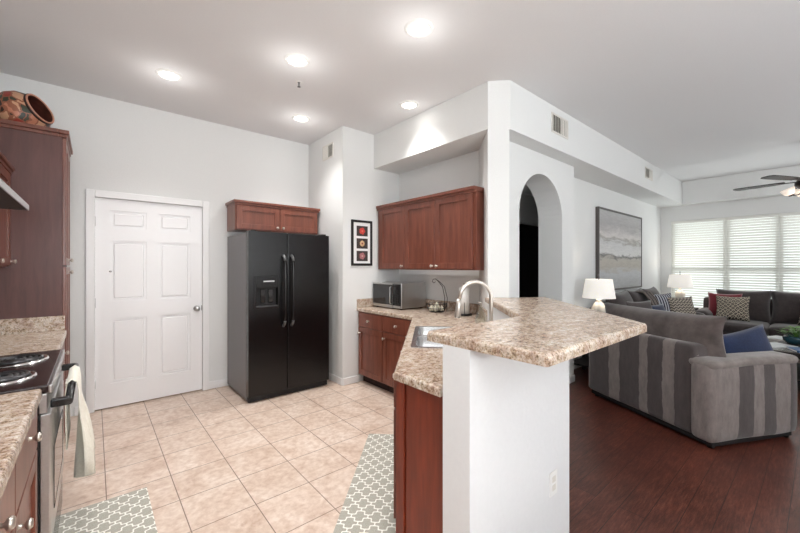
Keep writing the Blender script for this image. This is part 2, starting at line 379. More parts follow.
def obj(name, bm, mat, parent=None, loc=None, rot=None):
    me = bpy.data.meshes.new(name); bmesh.ops.recalc_face_normals(bm, faces=bm.faces[:]); bm.to_mesh(me); bm.free()
    me.materials.append(mat); o = bpy.data.objects.new(name, me); C.objects.link(o)
    if parent: o.parent = parent
    if loc: o.location = loc
    if rot: o.rotation_euler = rot
    return o
def tag(o, label, cat, group=None, kind=None):
    o['label'] = label; o['category'] = cat
    if group: o['group'] = group
    if kind: o['kind'] = kind
    return o
def thing(name, label, cat, loc=(0, 0, 0), rz=0, group=None):
    o = bpy.data.objects.new(name, None); C.objects.link(o); o.location = loc; o.rotation_euler = (0, 0, rz); o.empty_display_size = .1
    return tag(o, label, cat, group)
def struct(name, bm, mat, label=None, cat=None, parent=None):
    o = obj(name, bm, mat, parent)
    if not parent:
        o['kind'] = 'structure'
        if label: o['label'] = label
        if cat: o['category'] = cat
    return o
def copy_tree(o, parent=None):
    c = o.copy(); C.objects.link(c)
    if parent: c.parent = parent
    for ch in list(o.children): copy_tree(ch, c)
    return c

# ------------------------------------------------------------------ the room
HC = 3.01
XW, YB = -.79, 4.48
# floors: tile in the kitchen, hardwood in the living room
struct('floor', prism(BM(), [(XW, -3.0), (1.0, -3.0), (1.0, .88), (1.92, .88), (3.0, 1.96), (3.0, 3.7), (2.3, 4.6), (XW, 4.6)], -.05, 0), M['tile'], 'beige square ceramic tiles of the kitchen floor', 'floor')
struct('floor_living', prism(BM(), [(1.0, -3.0), (9.1, -3.0), (9.1, 3.1), (3.0, 3.1), (3.0, 1.96), (1.92, .88), (1.0, .88)], -.05, 0), M['planks'], 'dark hardwood plank floor of the living room', 'floor')
struct('ceiling', box(BM(), XW-.2, 9.2, -3.2, 4.8, HC, HC+.08), M['ceiling'], 'flat pale grey ceiling', 'ceiling')
DX0, DX1, DH = 0.0, .922, 2.045
bm = BM(); box(bm, XW-.12, DX0, YB, YB+.12, 0, HC); box(bm, DX1, 2.2, YB, YB+.12, 0, HC); box(bm, DX0, DX1, YB, YB+.12, DH, HC)
struct('wall_back', bm, M['wall'], 'white wall with the six-panel door', 'wall')
bm = BM(); box(bm, -.1, 1.05, YB+.125, YB+.2, -.05, 2.2); struct('wall_lightblock', bm, M['hole'], 'dark slab added behind the closed door to keep its gap dark', 'wall')  # slab added to stop light leaking and darken the gap under the door
struct('wall_left', box(BM(), XW-.12, XW, -3.0, YB, 0, HC), M['wall'], 'white wall behind the range and pantry', 'wall')
bm = prism(BM(), [(2.194, 3.61), (3.17, 3.61), (3.17, 4.6), (2.194, 4.6)], 0, HC)
struct('wall_closet', bm, M['wall'], 'white boxed-out wall corner right of the refrigerator', 'wall')
struct('wall_right', box(BM(), 3.05, 3.17, 2.32, 3.61, 0, HC), M['wall'], 'white kitchen wall behind the upper cabinets', 'wall')
struct('wall_column', prism(BM(), [(2.64, 1.915), (2.77, 1.785), (2.935, 1.95), (3.17, 1.95), (3.17, 2.34), (3.05, 2.325)], 0, HC), M['wall'], 'white angled wall end where the bar meets the wall', 'wall')
struct('trim_1', prism(BM(), [(2.64, 1.915), (3.05, 2.325), (3.05, 3.61), (2.64, 3.61)], 2.59, HC-.002), M['wall'], 'white dropped soffit above the right kitchen cabinets', 'soffit')
bm = prism(BM(), [(2.769, 1.784), (2.777, 1.776), (8.64, 1.776), (8.64, -3.0), (8.9, -3.0), (8.9, 2.18), (4.4, 2.18), (4.4, 1.95), (2.935, 1.95)], 2.58, HC-.002)
struct('trim_2', bm, M['wall'], 'white dropped soffit around the living room', 'soffit')
# arch wall
def arch_wall():
    bm = BM(); x0, x1, X0, X1, zt, sp, r = 3.17, 4.40, 3.20, 4.10, 2.60, 1.915, .45
    pts = [(x0, 0), (X0, 0), (X0, sp)]; cx = (X0+X1)/2
    pts += [(cx-r*cos(a), sp+r*sin(a)) for a in [pi*k/24 for k in range(1, 24)]] + [(X1, sp), (X1, 0), (x1, 0), (x1, zt), (x0, zt)]
    prism(bm, pts, -2.24, -1.95); xf(bm, Matrix(((1, 0, 0, 0), (0, 0, -1, 0), (0, 1, 0, 0), (0, 0, 0, 1)))); return bm
struct('wall_arch', arch_wall(), M['wall'], 'white wall pierced by a round-headed archway', 'wall')
struct('wall_living', box(BM(), 4.40, 9.02, 2.18, 2.30, 0, 2.60), M['wall'], 'white living room wall with the abstract painting', 'wall')
WY0, WY1, WZ0, WZ1 = -1.25, 2.01, .55, 2.29
bm = BM(); box(bm, 8.9, 9.02, WY1, 2.18, 0, HC); box(bm, 8.9, 9.02, -3.0, WY0, 0, HC); box(bm, 8.9, 9.02, WY0, WY1, WZ1, HC); box(bm, 8.9, 9.02, WY0, WY1, 0, WZ0)
struct('wall_window', bm, M['wall'], 'white wall around the living room windows', 'wall')
# wall behind the camera
bm = BM(); box(bm, XW-.12, 9.02, -3.12, -3.0, 0, HC)
struct('wall_front', bm, M['wall'], 'white wall behind the camera', 'wall')
for k, (x, w) in enumerate(((2.2, 1.6), (6.2, 1.6), (.1, 1.3))):   # frames added round the unseen fill lights, no known windows here
    bm = BM()
    for a in ((-w/2-.07, -w/2), (w/2, w/2+.07), (-.02, .02)): box(bm, x+a[0], x+a[1], -3.0, -2.965, .93, 2.27, .004)
    for z in ((.93, 1.0), (2.2, 2.27)): box(bm, x-w/2, x+w/2, -3.0, -2.965, z[0], z[1], .004)
    struct('window_%d' % (k+5), bm, M['trim'], 'white frame added round an unseen fill light behind the camera', 'window')
# hallway behind the arch
bm = BM(); box(bm, 3.17, 4.55, 3.0, 3.1, 0, 2.5); box(bm, 5.75, 6.6, 3.0, 3.1, 0, 2.5); box(bm, 4.55, 5.75, 3.0, 3.1, 2.05, 2.5); box(bm, 6.5, 6.6, 2.3, 3.0, 0, 2.5)
struct('wall_hall', bm, M['wall'], 'wall of the hallway seen through the arch', 'wall')
struct('ceiling_hall', box(BM(), 3.17, 6.6, 2.24, 3.1, 2.5, 2.56), M['ceiling'], 'low ceiling of the hallway', 'ceiling')
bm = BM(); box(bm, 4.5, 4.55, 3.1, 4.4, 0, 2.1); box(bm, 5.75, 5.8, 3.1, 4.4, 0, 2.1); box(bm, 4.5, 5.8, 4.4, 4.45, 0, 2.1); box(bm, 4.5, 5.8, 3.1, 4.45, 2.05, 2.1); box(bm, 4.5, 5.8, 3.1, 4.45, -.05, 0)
struct('wall_darkroom', bm, M['hole'], 'unlit room beyond the hallway doorway, darkness put into its wall colour', 'wall')
# baseboards
def base(name, pts, lab):
    bm = BM()
    for (a, b) in zip(pts, pts[1:]):
        a = Vector(a); b = Vector(b); d = (b-a).normalized(); n = Vector((d.y, -d.x)); L = (b-a).length
        k = BM(); box(k, 0, L, 0, .014, .001, .085, .004, 1)
        m = Matrix(((d.x, n.x, 0, a.x), (d.y, n.y, 0, a.y), (0, 0, 1, 0), (0, 0, 0, 1))); xf(k, m)
        me = bpy.data.meshes.new('t'); k.to_mesh(me); k.free(); bm.from_mesh(me); bpy.data.meshes.remove(me)
    return struct(name, bm, M['trim'], lab, 'baseboard')
base('baseboard_left', [(-.14, YB), (DX0-.06, YB)], 'white baseboard left of the door')
base('baseboard_back', [(DX1+.06, YB), (2.194, YB), (2.194, 3.61), (2.41, 3.61)], 'white baseboard by the refrigerator')
base('baseboard_living', [(4.12, 1.95), (4.40, 1.95)], 'white baseboard right of the archway')
base('baseboard_right', [(4.414, 2.18), (8.9, 2.18), (8.9, -3.0)], 'white baseboard around the living room')
# door casing and door
bm = BM(); y0, y1 = YB-.018, YB+.001
box(bm, DX0-.062, DX0+.004, y0, y1, 0, DH+.062, .006); box(bm, DX1-.004, DX1+.062, y0, y1, 0, DH+.062, .006); box(bm, DX0+.004, DX1-.004, y0, y1, DH-.004, DH+.062, .006)
struct('trim_3', bm, M['trim'], 'white casing around the six-panel door', 'door casing')
def six_panel(w, h):
    bm = BM(); f, c = .004, .02   # panel recess frame built from bevelled steps
    cols = [(.115, w/2-.052), (w/2+.052, w-.115)]; rows = [(.23, .86), (1.03, 1.62), (1.745, 1.915)]
    xs = [0, cols[0][0], cols[0][1], cols[1][0], cols[1][1], w]; zs = [0, .23, .86, 1.03, 1.62, 1.745, 1.915, h]
    box(bm, 0, w, .012, .04, 0, h)
    for a, b in ((0, 1), (2, 3), (4, 5)): box(bm, xs[a], xs[b], 0, .013, 0, h)
    for a, b in ((0, 1), (2, 3), (4, 5), (6, 7)): 
        for p, q in cols: box(bm, p, q, 0, .013, zs[a], zs[b])
    for p, q in cols:
        for r, s in rows:
            box(bm, p+.024, q-.024, .002, .013, r+.024, s-.024, .010, 1)
    return bm
dr = thing('door_1', 'white six-panel door with a pewter knob', 'door', (DX0+.005, YB+.012, .012)); dr['kind'] = 'structure'
obj('door_panel', six_panel(DX1-DX0-.01, DH-.018), M['doorpaint'], dr)
bm = BM(); lathe(bm, [(0, -.062), (.02, -.06), (.028, -.048), (.027, -.038), (.012, -.03), (.011, -.008), (.032, -.006), (.033, 0), (0, 0)], 20, R(-pi/2, 'X') @ R(pi, 'X') @ R(pi, 'X')); obj('door_knob', bm, M['steel'], dr, (.86, 0, .905))
bm = BM(); box(bm, .905, .912, -.004, 0, .88, .935); obj('latch_plate', bm, M['pewter'], dr)
for z in (.25, 1.02, 1.80): bm = BM(); tube(bm, [(.0, -.006, z-.045), (.0, -.006, z+.045)], .006, 8); obj('hinge', bm, M['steel'], dr)
bm = BM(); lathe(bm, [(0, -.006), (.01, -.005), (.011, 0)], 12, R(-pi/2, 'X')); obj('peephole', bm, M['chrome'], dr, (.115, -.006, 1.32)); 

# windows
for k, (a, b) in enumerate(((1.18, WY1), (.50, 1.18), (-.35, .50), (WY0, -.35))):
    w = thing('window_%d' % (k+1), 'window behind white blinds', 'window', (8.9, a, WZ0)); w['kind'] = 'structure'
    L, H = b-a, WZ1-WZ0; bm = BM()
    for q in ((0, .045), (L-.045, L)): box(bm, .06, .11, q[0], q[1], 0, H)
    for q in ((0, .045), (H-.045, H), (H*.42, H*.42+.05)): box(bm, .06, .11, .045, L-.045, q[0], q[1])
    obj('window_frame', bm, M['trim'], w)
    obj('window_pane', box(BM(), .08, .085, .045, L-.045, .045, H-.045), M['glass'], w)
    # blind
    t = thing('window_blind', ['white horizontal blind nearest the painting wall, behind the far table lamp', 'white horizontal blind above the left half of the charcoal sofa', 'white horizontal blind above the middle of the charcoal sofa, at the right picture edge', 'white horizontal blind above the right end of the charcoal sofa'][k], 'window blind', (8.9, a, WZ0), 0, 'white blinds along the living room windows')
    obj('headrail', box(BM(), .0, .05, -.0, L-.003, H-.06, H-.004, .004), M['slat'], t)
    bm = BM(); n = int((H-.09)/.045)
    for i in range(n):
        z = H-.085-i*.045; s = BM(); box(s, -.025, .025, .003, L-.003, -.0015, .0015); xf(s, T(.028, 0, z) @ R(radians(50), 'Y'))
        me = bpy.data.meshes.new('t'); s.to_mesh(me); s.free(); bm.from_mesh(me); bpy.data.meshes.remove(me)
    obj('slats', bm, M['slat'], t)
    obj('bottom_rail', box(BM(), .008, .048, .012, L-.012, .004, .025, .004), M['slat'], t)
    for yy in (.1, L-.1): bm = BM(); tube(bm, [(.028, yy, .02), (.028, yy, H-.05)], .0015, 6); obj('cord', bm, M['slat'], t)

# vents
def vent(lab, loc, rz, w, h, half=True):
    t = thing('air_vent', lab, 'vent', loc, rz, 'air vents high on the walls')
    bm = BM(); e = .018; box(bm, 0, w, -.008, 0, 0, e, .002); box(bm, 0, w, -.008, 0, h-e, h, .002); box(bm, 0, e, -.008, 0, e, h-e); box(bm, w-e, w, -.008, 0, e, h-e)
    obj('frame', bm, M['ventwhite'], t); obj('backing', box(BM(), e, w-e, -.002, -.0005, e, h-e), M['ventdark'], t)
    bm = BM(); n = 9
    for i in range(n):
        x = e+(w-2*e)*(i+.5)/n; s = BM(); box(s, -.006, .006, -.001, .001, e, h-e); xf(s, T(x, -.006, 0) @ R(radians(-50 if i >= n/2 else 50)))
        me = bpy.data.meshes.new('t'); s.to_mesh(me); s.free(); bm.from_mesh(me); bpy.data.meshes.remove(me)
    obj('louvre', bm, M['ventwhite'], t)
vent('white air vent above the refrigerator corner', (2.194, 4.08, 2.70), radians(-90), .26, .18)
vent('white air vent on the soffit nearest the angled column', (3.50, 1.776, 2.735), 0, .36, .2)
vent('small air vent far along the soffit near the windows', (6.42, 1.776, 2.74), 0, .36, .17)

# ------------------------------------------------------------------ kitchen cabinets
def knob_bm():
    return lathe(BM(), [(0, -.032), (.011, -.031), (.0155, -.025), (.013, -.018), (.006, -.014), (.006, -.002), (.009, 0)], 14, R(-pi/2, 'X') @ R(pi, 'X') @ R(pi, 'X'))
# lathe z axis -> local y : z=-.03 must point to -y (outwards)
KM = None
def shaker(w, h, t=.02, fr=.058):
    bm = BM(); f = min(fr, w*.3, h*.3)
    box(bm, 0, f, -t, 0, 0, h, .002, 1); box(bm, w-f, w, -t, 0, 0, h, .002, 1)
    box(bm, f, w-f, -t, 0, 0, f, .002, 1); box(bm, f, w-f, -t, 0, h-f, h, .002, 1)
    box(bm, f, w-f, -t*.45, 0, f, h-f); return bm
def slabfront(w, h, t=.02): return box(BM(), 0, w, -t, 0, 0, h, .004, 2)
def cabinet(name, label, loc, rz, w, d, h, fronts, toe=0, crown=0, mat='cherry', group=None, cat='cabinet', side=None, ends=(0, 0), hollow=False, crown_ends=(0, 0)):
    t = thing(name, label, cat, loc, rz, group); m = M[mat]
    bm = BM()
    if hollow:
        box(bm, 0, .018, 0, d, toe, h); box(bm, w-.018, w, 0, d, toe, h); box(bm, .018, w-.018, 0, .018, toe, h); box(bm, .018, w-.018, .018, d, toe, toe+.018)
    else: box(bm, 0, w, 0, d, toe, h, .001, 1)
    obj('body', bm, M[side] if side else m, t)
    if toe: obj('toe_kick', box(BM(), 0, w, .07, d, 0.001, toe), M['toe'], t)
    if crown:
        bm = BM(); e0, e1 = crown_ends
        for q, y, za, zb in ((.008, -.026, h-.012, h+.012), (.02, -.038, h+.012, h+crown)):
            box(bm, -q*e0, w+q*e1, y, .02, za, zb, .004)
            box(bm, -q*e0, .015, .02, d, za, zb, .003); box(bm, w-.015, w+q*e1, .02, d, za, zb, .003)
        obj('crown_moulding', bm, m, t)
    for f in fronts:
        x0, x1, z0, z1, kind, kx, kz = f
        o = obj(kind, shaker(x1-x0, z1-z0) if kind == 'door' else slabfront(x1-x0, z1-z0), m, t, (x0, 0, z0))
        if kx is not None: obj('knob', knob_bm(), M['nickel'], o, (kx-x0, -.02, kz-z0))
    return t
g = .003
# over the refrigerator
cabinet('wall_cabinet', 'small cherry wall cabinet of two doors above the black refrigerator', (1.172, 4.165, 1.785), 0, .99, .305, .285,
        [(.012, .493, .012, .272, 'door', .46, .045), (.497, .978, .012, .272, 'door', .53, .045)], crown=.04, crown_ends=(1, 1))
# right wall uppers (local x runs towards the camera)
Y0 = 3.585
cabinet('wall_cabinet', 'long cherry wall cabinet of three doors above the microwave', (2.69, Y0, 1.345), radians(-90), 1.505, .33, .735,
        [(.055, .515, .012, .722, 'door', .48, .04), (.519, .99, .012, .722, 'door', .957, .04), (.994, 1.470, .012, .722, 'door', 1.027, .04)], crown=.045, crown_ends=(0, 0), hollow=True)
# right base cabinets under the microwave
RZ = .852
cabinet('base_cabinet', 'cherry base cabinet under the microwave, farthest from the sink', (2.41, 3.605, 0), radians(-90), .485, .62, RZ,
        [(.03, .482, .675, RZ-.012, 'drawer', .24, .755), (.03, .482, .115, .668, 'door', .06, .60)], toe=.1, group='base cabinets below the microwave counter')
cabinet('base_cabinet', 'cherry base cabinet under the counter between microwave and sink', (2.41, 3.115, 0), radians(-90), .47, .62, RZ,
        [(.004, .466, .675, RZ-.012, 'drawer', .24, .755), (.004, .466, .115, .668, 'door', .035, .60)], toe=.1, group='base cabinets below the microwave counter')
# peninsula cabinet (hollow, carries the sink)
pc = thing('sink_cabinet', 'cherry peninsula cabinet with tall red-brown end panel beside the white half wall', 'cabinet', (1.09, 1.0, 0))
def rel(pts, o): return [(x-o[0], y-o[1]) for x, y in pts]
o_ = (1.09, 1.0)
front = [(1.09, 1.315), (2.405, 2.63)]
bm = prism(BM(), rel([(1.09, 1.315), (2.405, 2.63), (2.405, 2.59), (1.115, 1.305)], o_), .1, RZ); obj('front_frame', bm, M['cherry'], pc)
bm = BM(); box(bm, 0, .02, 0, .30, 0.001, RZ); obj('end_panel', bm, M['cherryred'], pc)
bm = BM(); box(bm, -.012, 0, .245, .30, 0.001, RZ, .003); box(bm, -.005, 0, 0.0, .235, 0.001, RZ-.004, .002); obj('end_stile', bm, M['cherryred'], pc)
bm = prism(BM(), rel([(1.165, 1.29), (2.38, 2.505), (2.38, 2.49), (1.18, 1.29)], o_), .001, .1); obj('toe_kick', bm, M['toe'], pc)
for k in range(3):
    dd = BM(); L = .54; shk = shaker(L-.008, .545); x0 = .09+k*.56
    o = obj('door', shk, M['cherry'], pc, ((x0+L)*.7071, .315+(x0+L)*.7071, .115), (0, 0, radians(225)))
    obj('knob', knob_bm(), M['nickel'], o, (.04, -.02, .5))
    o = obj('drawer', slabfront(L-.008, .165), M['cherry'], pc, ((x0+L)*.7071, .315+(x0+L)*.7071, .672), (0, 0, radians(225)))
    obj('knob', knob_bm(), M['nickel'], o, (L/2, -.02, .08))
# left run: pantry, base cabinets, uppers
LH = .872
pt = cabinet('pantry_cabinet', 'tall cherry pantry cabinet with painted pot on top, left of the door', (-.18, 3.66, 0), radians(90), .60, .605, 2.35,
        [(.012, .298, 1.39, 2.335, 'door', .27, 1.43), (.302, .588, 1.39, 2.335, 'door', .33, 1.43), (.012, .298, .115, 1.375, 'door', .27, 1.335), (.302, .588, .115, 1.375, 'door', .33, 1.335)], toe=.1, crown=.042, side='cherrypanel', crown_ends=(1, 1))
cabinet('base_cabinet', 'cherry base cabinet between the range and the tall pantry', (-.185, 2.775, 0), radians(90), .88, .60, LH,
        [(.012, .436, .69, LH-.012, 'drawer', .22, .775), (.444, .87, .69, LH-.012, 'drawer', .66, .775), (.012, .436, .115, .682, 'door', .40, .62), (.444, .87, .115, .682, 'door', .48, .62)], toe=.1, side='cherryred')
cabinet('base_cabinet', 'cherry base cabinet at lower left, in front of the range', (-.185, .78, 0), radians(90), 1.175, .60, LH,
        [(.012, .655, .69, LH-.012, 'drawer', .39, .81), (.663, 1.163, .69, LH-.012, 'drawer', .92, .81), (.012, .655, .115, .682, 'door', .60, .62), (.663, 1.163, .115, .682, 'door', .70, .64)], toe=.1, side='cherryred')
cabinet('wall_cabinet', 'cherry wall cabinet between the range hood and the tall pantry', (-.46, 2.775, 1.375), radians(90), .88, .325, .655,
        [(.012, .436, .012, .643, 'door', .40, .04), (.444, .87, .012, .643, 'door', .85, .04)], crown=.035)
cabinet('wall_cabinet', 'short cherry wall cabinet over the black range hood', (-.46, 1.975, 1.80), radians(90), .795, .325, .235,
        [(.012, .394, .012, .223, 'door', .36, .04), (.402, .783, .012, .223, 'door', .44, .04)], crown=.05)

# ------------------------------------------------------------------ worktops
def top(name, lab, pts, z, th, org, holes=(), bev=.012, cat='countertop'):
    o = obj(name, prism(BM(), rel(pts, org), 0, th, [rel(h, org) for h in holes], bev), M['granite'], None, (org[0], org[1], z)); tag(o, lab, cat); return o
# sink hole in the 45 degree section
c45 = Vector((.7071, .7071)); n45 = Vector((.7071, -.7071))
def W45(o, a, b): p = Vector(o)+c45*a+n45*b; return (p.x, p.y)
SO = (1.38, 1.615)     # start on the front edge of the counter
CZ, CT = .852, .038
CTOP = CZ+CT
def rrect(o, a0, a1, b0, b1, r, n=5):
    pts = []
    for (ca, cb, s) in ((a0+r, b0+r, pi), (a1-r, b0+r, 1.5*pi), (a1-r, b1-r, 0), (a0+r, b1-r, .5*pi)):
        for k in range(n+1):
            t = s+(pi/2)*k/n; pts.append(W45(o, ca+r*cos(t), cb+r*sin(t)))
    return pts
pA, pB = W45(SO, 0, 0), None
ctr = [(1.065, 1.005), (1.065, 1.30), (2.385, 2.62), (2.385, 3.61), (3.05, 3.61), (3.05, 2.325), (2.645, 1.92), (1.735, 1.005)]
SINK = (.045, .82, .052, .525)
hole = rrect(SO, SINK[0]+.012, SINK[1]-.012, SINK[2]+.012, SINK[3]-.012, .05)
kt = top('countertop', 'speckled pinkish beige countertop holding sink and microwave', ctr, CZ, CT, (1.8, 2.0), [hole])
# backsplash strips
bm = BM(); 
box(bm, 2.385-1.8, 3.05-1.8, 3.59-2, 3.609-2, CT, CT+.10, .004); box(bm, 3.03-1.8, 3.049-1.8, 2.34-2, 3.59-2, CT, CT+.10, .004)
prism(bm, rel([(2.66, 1.937), (2.648, 1.949), (3.03, 2.331), (3.045, 2.322)], (1.8, 2.0)), CT, CT+.10)
obj('backsplash', bm, M['granite'], kt)
lt = top('countertop', 'pinkish granite-look counter between the range and the pantry', [(XW+.001, 2.772), (-.155, 2.772), (-.155, 3.655), (XW+.001, 3.655)], LH, .038, (-.47, 3.2))
bm = BM(); box(bm, XW+.001+.47, -.165+.47, 3.635-3.2, 3.654-3.2, .038, .145, .004); box(bm, XW+.001+.47, XW+.02+.47, 2.775-3.2, 3.635-3.2, .038, .145, .004); obj('backsplash', bm, M['granite'], lt)
ln = top('countertop', 'pinkish granite-look counter at lower left, nearest the camera', [(XW+.001, .78), (-.155, .78), (-.155, 1.965), (XW+.001, 1.965)], LH, .038, (-.47, 1.4))
bm = BM(); box(bm, XW+.001+.47, XW+.02+.47, .78-1.4, 1.965-1.4, .038, .145, .004); obj('backsplash', bm, M['granite'], ln)
# half wall and raised bar
BT = 1.11
struct('wall_pony', prism(BM(), [(1.06, .85), (1.865, .85), (2.785, 1.77), (2.64, 1.915), (1.71, .985), (1.06, .985)], 0, BT-.04), M['texwall'], 'white half wall carrying the raised bar top', 'wall')
bt = top('bar_top', 'raised speckled granite-look bar top with a bend, on the white half wall',
         [(1.06, .56), (1.065, .55), (2.0, .545), (2.015, .552), (3.065, 1.60), (2.775, 1.775), (2.635, 1.915), (2.625, 1.935), (1.785, 1.085), (1.075, 1.085), (1.062, 1.075)], BT-.04, .04, (1.9, 1.1), bev=.014)
# outlets
def outlet(lab, loc, rz, grp='wall plates', sw=False):
    t = thing('wall_outlet', lab, 'outlet', loc, rz)
    obj('cover_plate', box(BM(), -.036, .036, -.006, 0, -.058, .058, .003), M['plastic'], t)
    for z in (-.02, .02): obj('socket', box(BM(), -.016, .016, -.008, -.005, z-.014, z+.014, .002), M['ventwhite'], t)
outlet('white outlet low on the half wall under the bar', (1.69, .85, .335), 0)

# ------------------------------------------------------------------ sink and faucet
sk = thing('kitchen_sink', 'stainless steel double-bowl sink set in the counter', 'sink', (*W45(SO, .43, .3), CTOP))
a0, a1, b0, b1 = [SINK[0]-.43, SINK[1]-.43, SINK[2]-.3, SINK[3]-.3]
def RR(a0, a1, b0, b1, r): return [(x, y) for x, y in [((p[0]), (p[1])) for p in rrect((0, 0), a0, a1, b0, b1, r)]]
def bowl(bm, a0, a1, b0, b1, r, depth):
    L = [rrect((0, 0), a0-.0, a1, b0, b1, r), rrect((0, 0), a0+.004, a1-.004, b0+.004, b1-.004, r), rrect((0, 0), a0+.02, a1-.02, b0+.02, b1-.02, r*.8), rrect((0, 0), a0+.05, a1-.05, b0+.05, b1-.05, r*.5)]
    zs = [.004, -.02, -depth+.02, -depth]
    V = [[bm.verts.new((x, y, z)) for x, y in l] for l, z in zip(L, zs)]; n = len(V[0])
    for A, B in zip(V, V[1:]):
        for k in range(n): f = bm.faces.new((A[k], A[(k+1) % n], B[(k+1) % n], B[k])); f.smooth = True
    bm.faces.new(V[-1])
mid = (a0+a1)/2
B1 = (a0+.03, mid-.015, b0+.03, b1-.075); B2 = (mid+.015, a1-.03, b0+.03, b1-.075)
bm = prism(BM(), RR(a0, a1, b0, b1, .03), .0005, .004, [RR(*B1, .045), RR(*B2, .045)]); obj('rim', bm, M['sinksteel'], sk)
for Bx in (B1, B2):
    bm = BM(); bowl(bm, *Bx, .045, .17); bo = obj('bowl', bm, M['sinksteel'], sk)
    cxy = W45((0, 0), (Bx[0]+Bx[1])/2, (Bx[2]+Bx[3])/2); bm = BM(); lathe(bm, [(0, .003), (.03, .003), (.038, .0)], 16, T(cxy[0], cxy[1], -.168)); obj('drain', bm, M['pewter'], bo)
fc = thing('kitchen_faucet', 'tall brushed nickel gooseneck faucet behind the raised bar', 'faucet', (1.985, 1.415, CTOP+.001), radians(147))
bm = BM(); lathe(bm, [(0, 0), (.03, 0), (.03, .008), (.022, .02), (.02, .08), (.017, .1), (0, .1)], 20); obj('faucet_base', bm, M['nickel'], fc)
r = .106; zc = .283
pts = [(0, 0, .09), (0, 0, .2), (0, 0, zc)]+[(r-r*cos(a), 0, zc+r*sin(a)) for a in [pi*k/16 for k in range(1, 15)]]
pts.append((2*r+.004, 0, zc-.01)); obj('spout', tube(BM(), pts, .0125, 14), M['nickel'], fc)
obj('spray_head', tube(BM(), [(2*r+.003, 0, zc-.005), (2*r+.008, 0, zc-.05), (2*r+.014, 0, zc-.11), (2*r+.015, 0, zc-.125)], [.014, .017, .021, .018], 14), M['nickel'], fc)
obj('lever', tube(BM(), [(0, -.02, .07), (-.01, -.05, .085), (-.02, -.1, .12)], [.009, .007, .006], 8), M['nickel'], fc)

# ------------------------------------------------------------------ microwave and counter things
mw = thing('microwave', 'stainless steel microwave oven on the counter under the wall cabinets', 'microwave', (2.60, 3.585, CTOP+.001), radians(-90))
w, d, h = .52, .405, .30
obj('body', box(BM(), 0, w, .02, d, .012, h, .006), M['steel'], mw)
obj('door', box(BM(), .004, w*.745, 0, .02, .014, h-.002, .004), M['steel'], mw)
obj('door_window', box(BM(), .03, w*.70, -.003, .001, .06, h-.035, .002), M['glassblack'], mw)
obj('door_frame', box(BM(), .015, w*.735, -.0015, .001, .048, h-.02, .001), M['black'], mw)
cpn = obj('control_panel', box(BM(), w*.75, w-.004, -.002, .02, .045, h-.012, .003), M['black'], mw)
obj('display', box(BM(), w*.79, w-.03, -.004, -.002, h-.075, h-.045, .001), M['glassblack'], cpn)
for i in range(4):
    for j in range(3): obj('button', box(BM(), w*.79+j*.032, w*.79+j*.032+.022, -.004, -.002, .075+i*.026, .093+i*.026, .001), M['blackmatte'], cpn)
obj('door_handle', tube(BM(), [(w*.71, 0, .06), (w*.71, -.022, .07), (w*.71, -.022, h-.05), (w*.71, 0, h-.04)], .006, 8), M['steel'], mw)
for x in (.04, w-.04):
    for y in (.05, d-.04): obj('foot', lathe(BM(), [(0, 0), (.012, 0), (.012, .012), (0, .012)], 10, T(x, y, 0)), M['blackmatte'], mw)
# fruit basket with banana hook
bk = thing('wire_basket', 'dark wire basket with banana hook on the counter right of the microwave', 'basket', (2.83, 2.72, CTOP+.001))
bm = BM(); n = 28
for z, rr in ((.004, .075), (.04, .10), (.085, .112)): tube(bm, [(rr*cos(2*pi*k/n), rr*sin(2*pi*k/n), z) for k in range(n)], .0035, 6, True)
for k in range(16): a = 2*pi*k/16; tube(bm, [(.075*cos(a), .075*sin(a), .004), (.10*cos(a), .10*sin(a), .04), (.112*cos(a), .112*sin(a), .085)], .002, 5)
lathe(bm, [(0, .002), (.075, .002), (.075, .005), (0, .005)], 20); obj('basket', bm, M['blackmatte'], bk)
bm = BM()
for dy in (-.018, .018):
    tube(bm, [(.075, dy-.06, .005), (.082, dy-.062, .15), (.06, dy*.8-.045, .27), (.02, dy*.4-.01, .33), (-.01, 0.01, .355)], .0035, 6)
tube(bm, [(-.01, .01, .355), (-.03, .025, .35), (-.035, .03, .325), (-.02, .02, .31), (-.008, .01, .325)], .0035, 6); obj('banana_hook', bm, M['blackmatte'], bk)
eggs = [(-.05, -.03), (.03, -.05), (.052, .02), (-.01, .055), (-.06, .03), (.0, .0)]
gl = None
for i, (x, y) in enumerate(eggs):
    bm = BM(); lathe(bm, [(0, 0), (.019, .004), (.026, .02), (.022, .038), (.01, .05), (.005, .062), (0, .063)], 14)
    o = obj('garlic_bulb', bm, M['egg'], None, (2.83+x*.95, 2.72+y*.95, CTOP+.008+(.035 if i == 5 else 0)), (0, 0, i))
    tag(o, 'whitish bulb lying in the wire basket', 'garlic', 'pale bulbs in the wire basket')
pr = thing('paper_towel_holder', 'white paper towel roll on a dark round stand beside the faucet', 'paper towel holder', (2.845, 2.35, CTOP+.001))
obj('base', lathe(BM(), [(0, 0), (.078, 0), (.078, .01), (.07, .014), (0, .014)], 28), M['blackmatte'], pr)
obj('paper_roll', lathe(BM(), [(.02, .016), (.052, .016), (.052, .275), (.02, .275), (.02, .016)], 28), M['paper'], pr)
obj('post', tube(BM(), [(0, 0, .012), (0, 0, .30)], .006, 8), M['blackmatte'], pr)
obj('finial', lathe(BM(), [(0, .298), (.012, .305), (.012, .315), (0, .322)], 12), M['blackmatte'], pr)
obj('side_arm', tube(BM(), [(-.05, -.045, .012), (-.052, -.047, .1), (-.048, -.042, .13)], .003, 6), M['blackmatte'], pr)
gb = thing('glass_bottle', 'clear glass soap bottle on the counter behind the faucet', 'bottle', (2.43, 1.83, CTOP+.001))
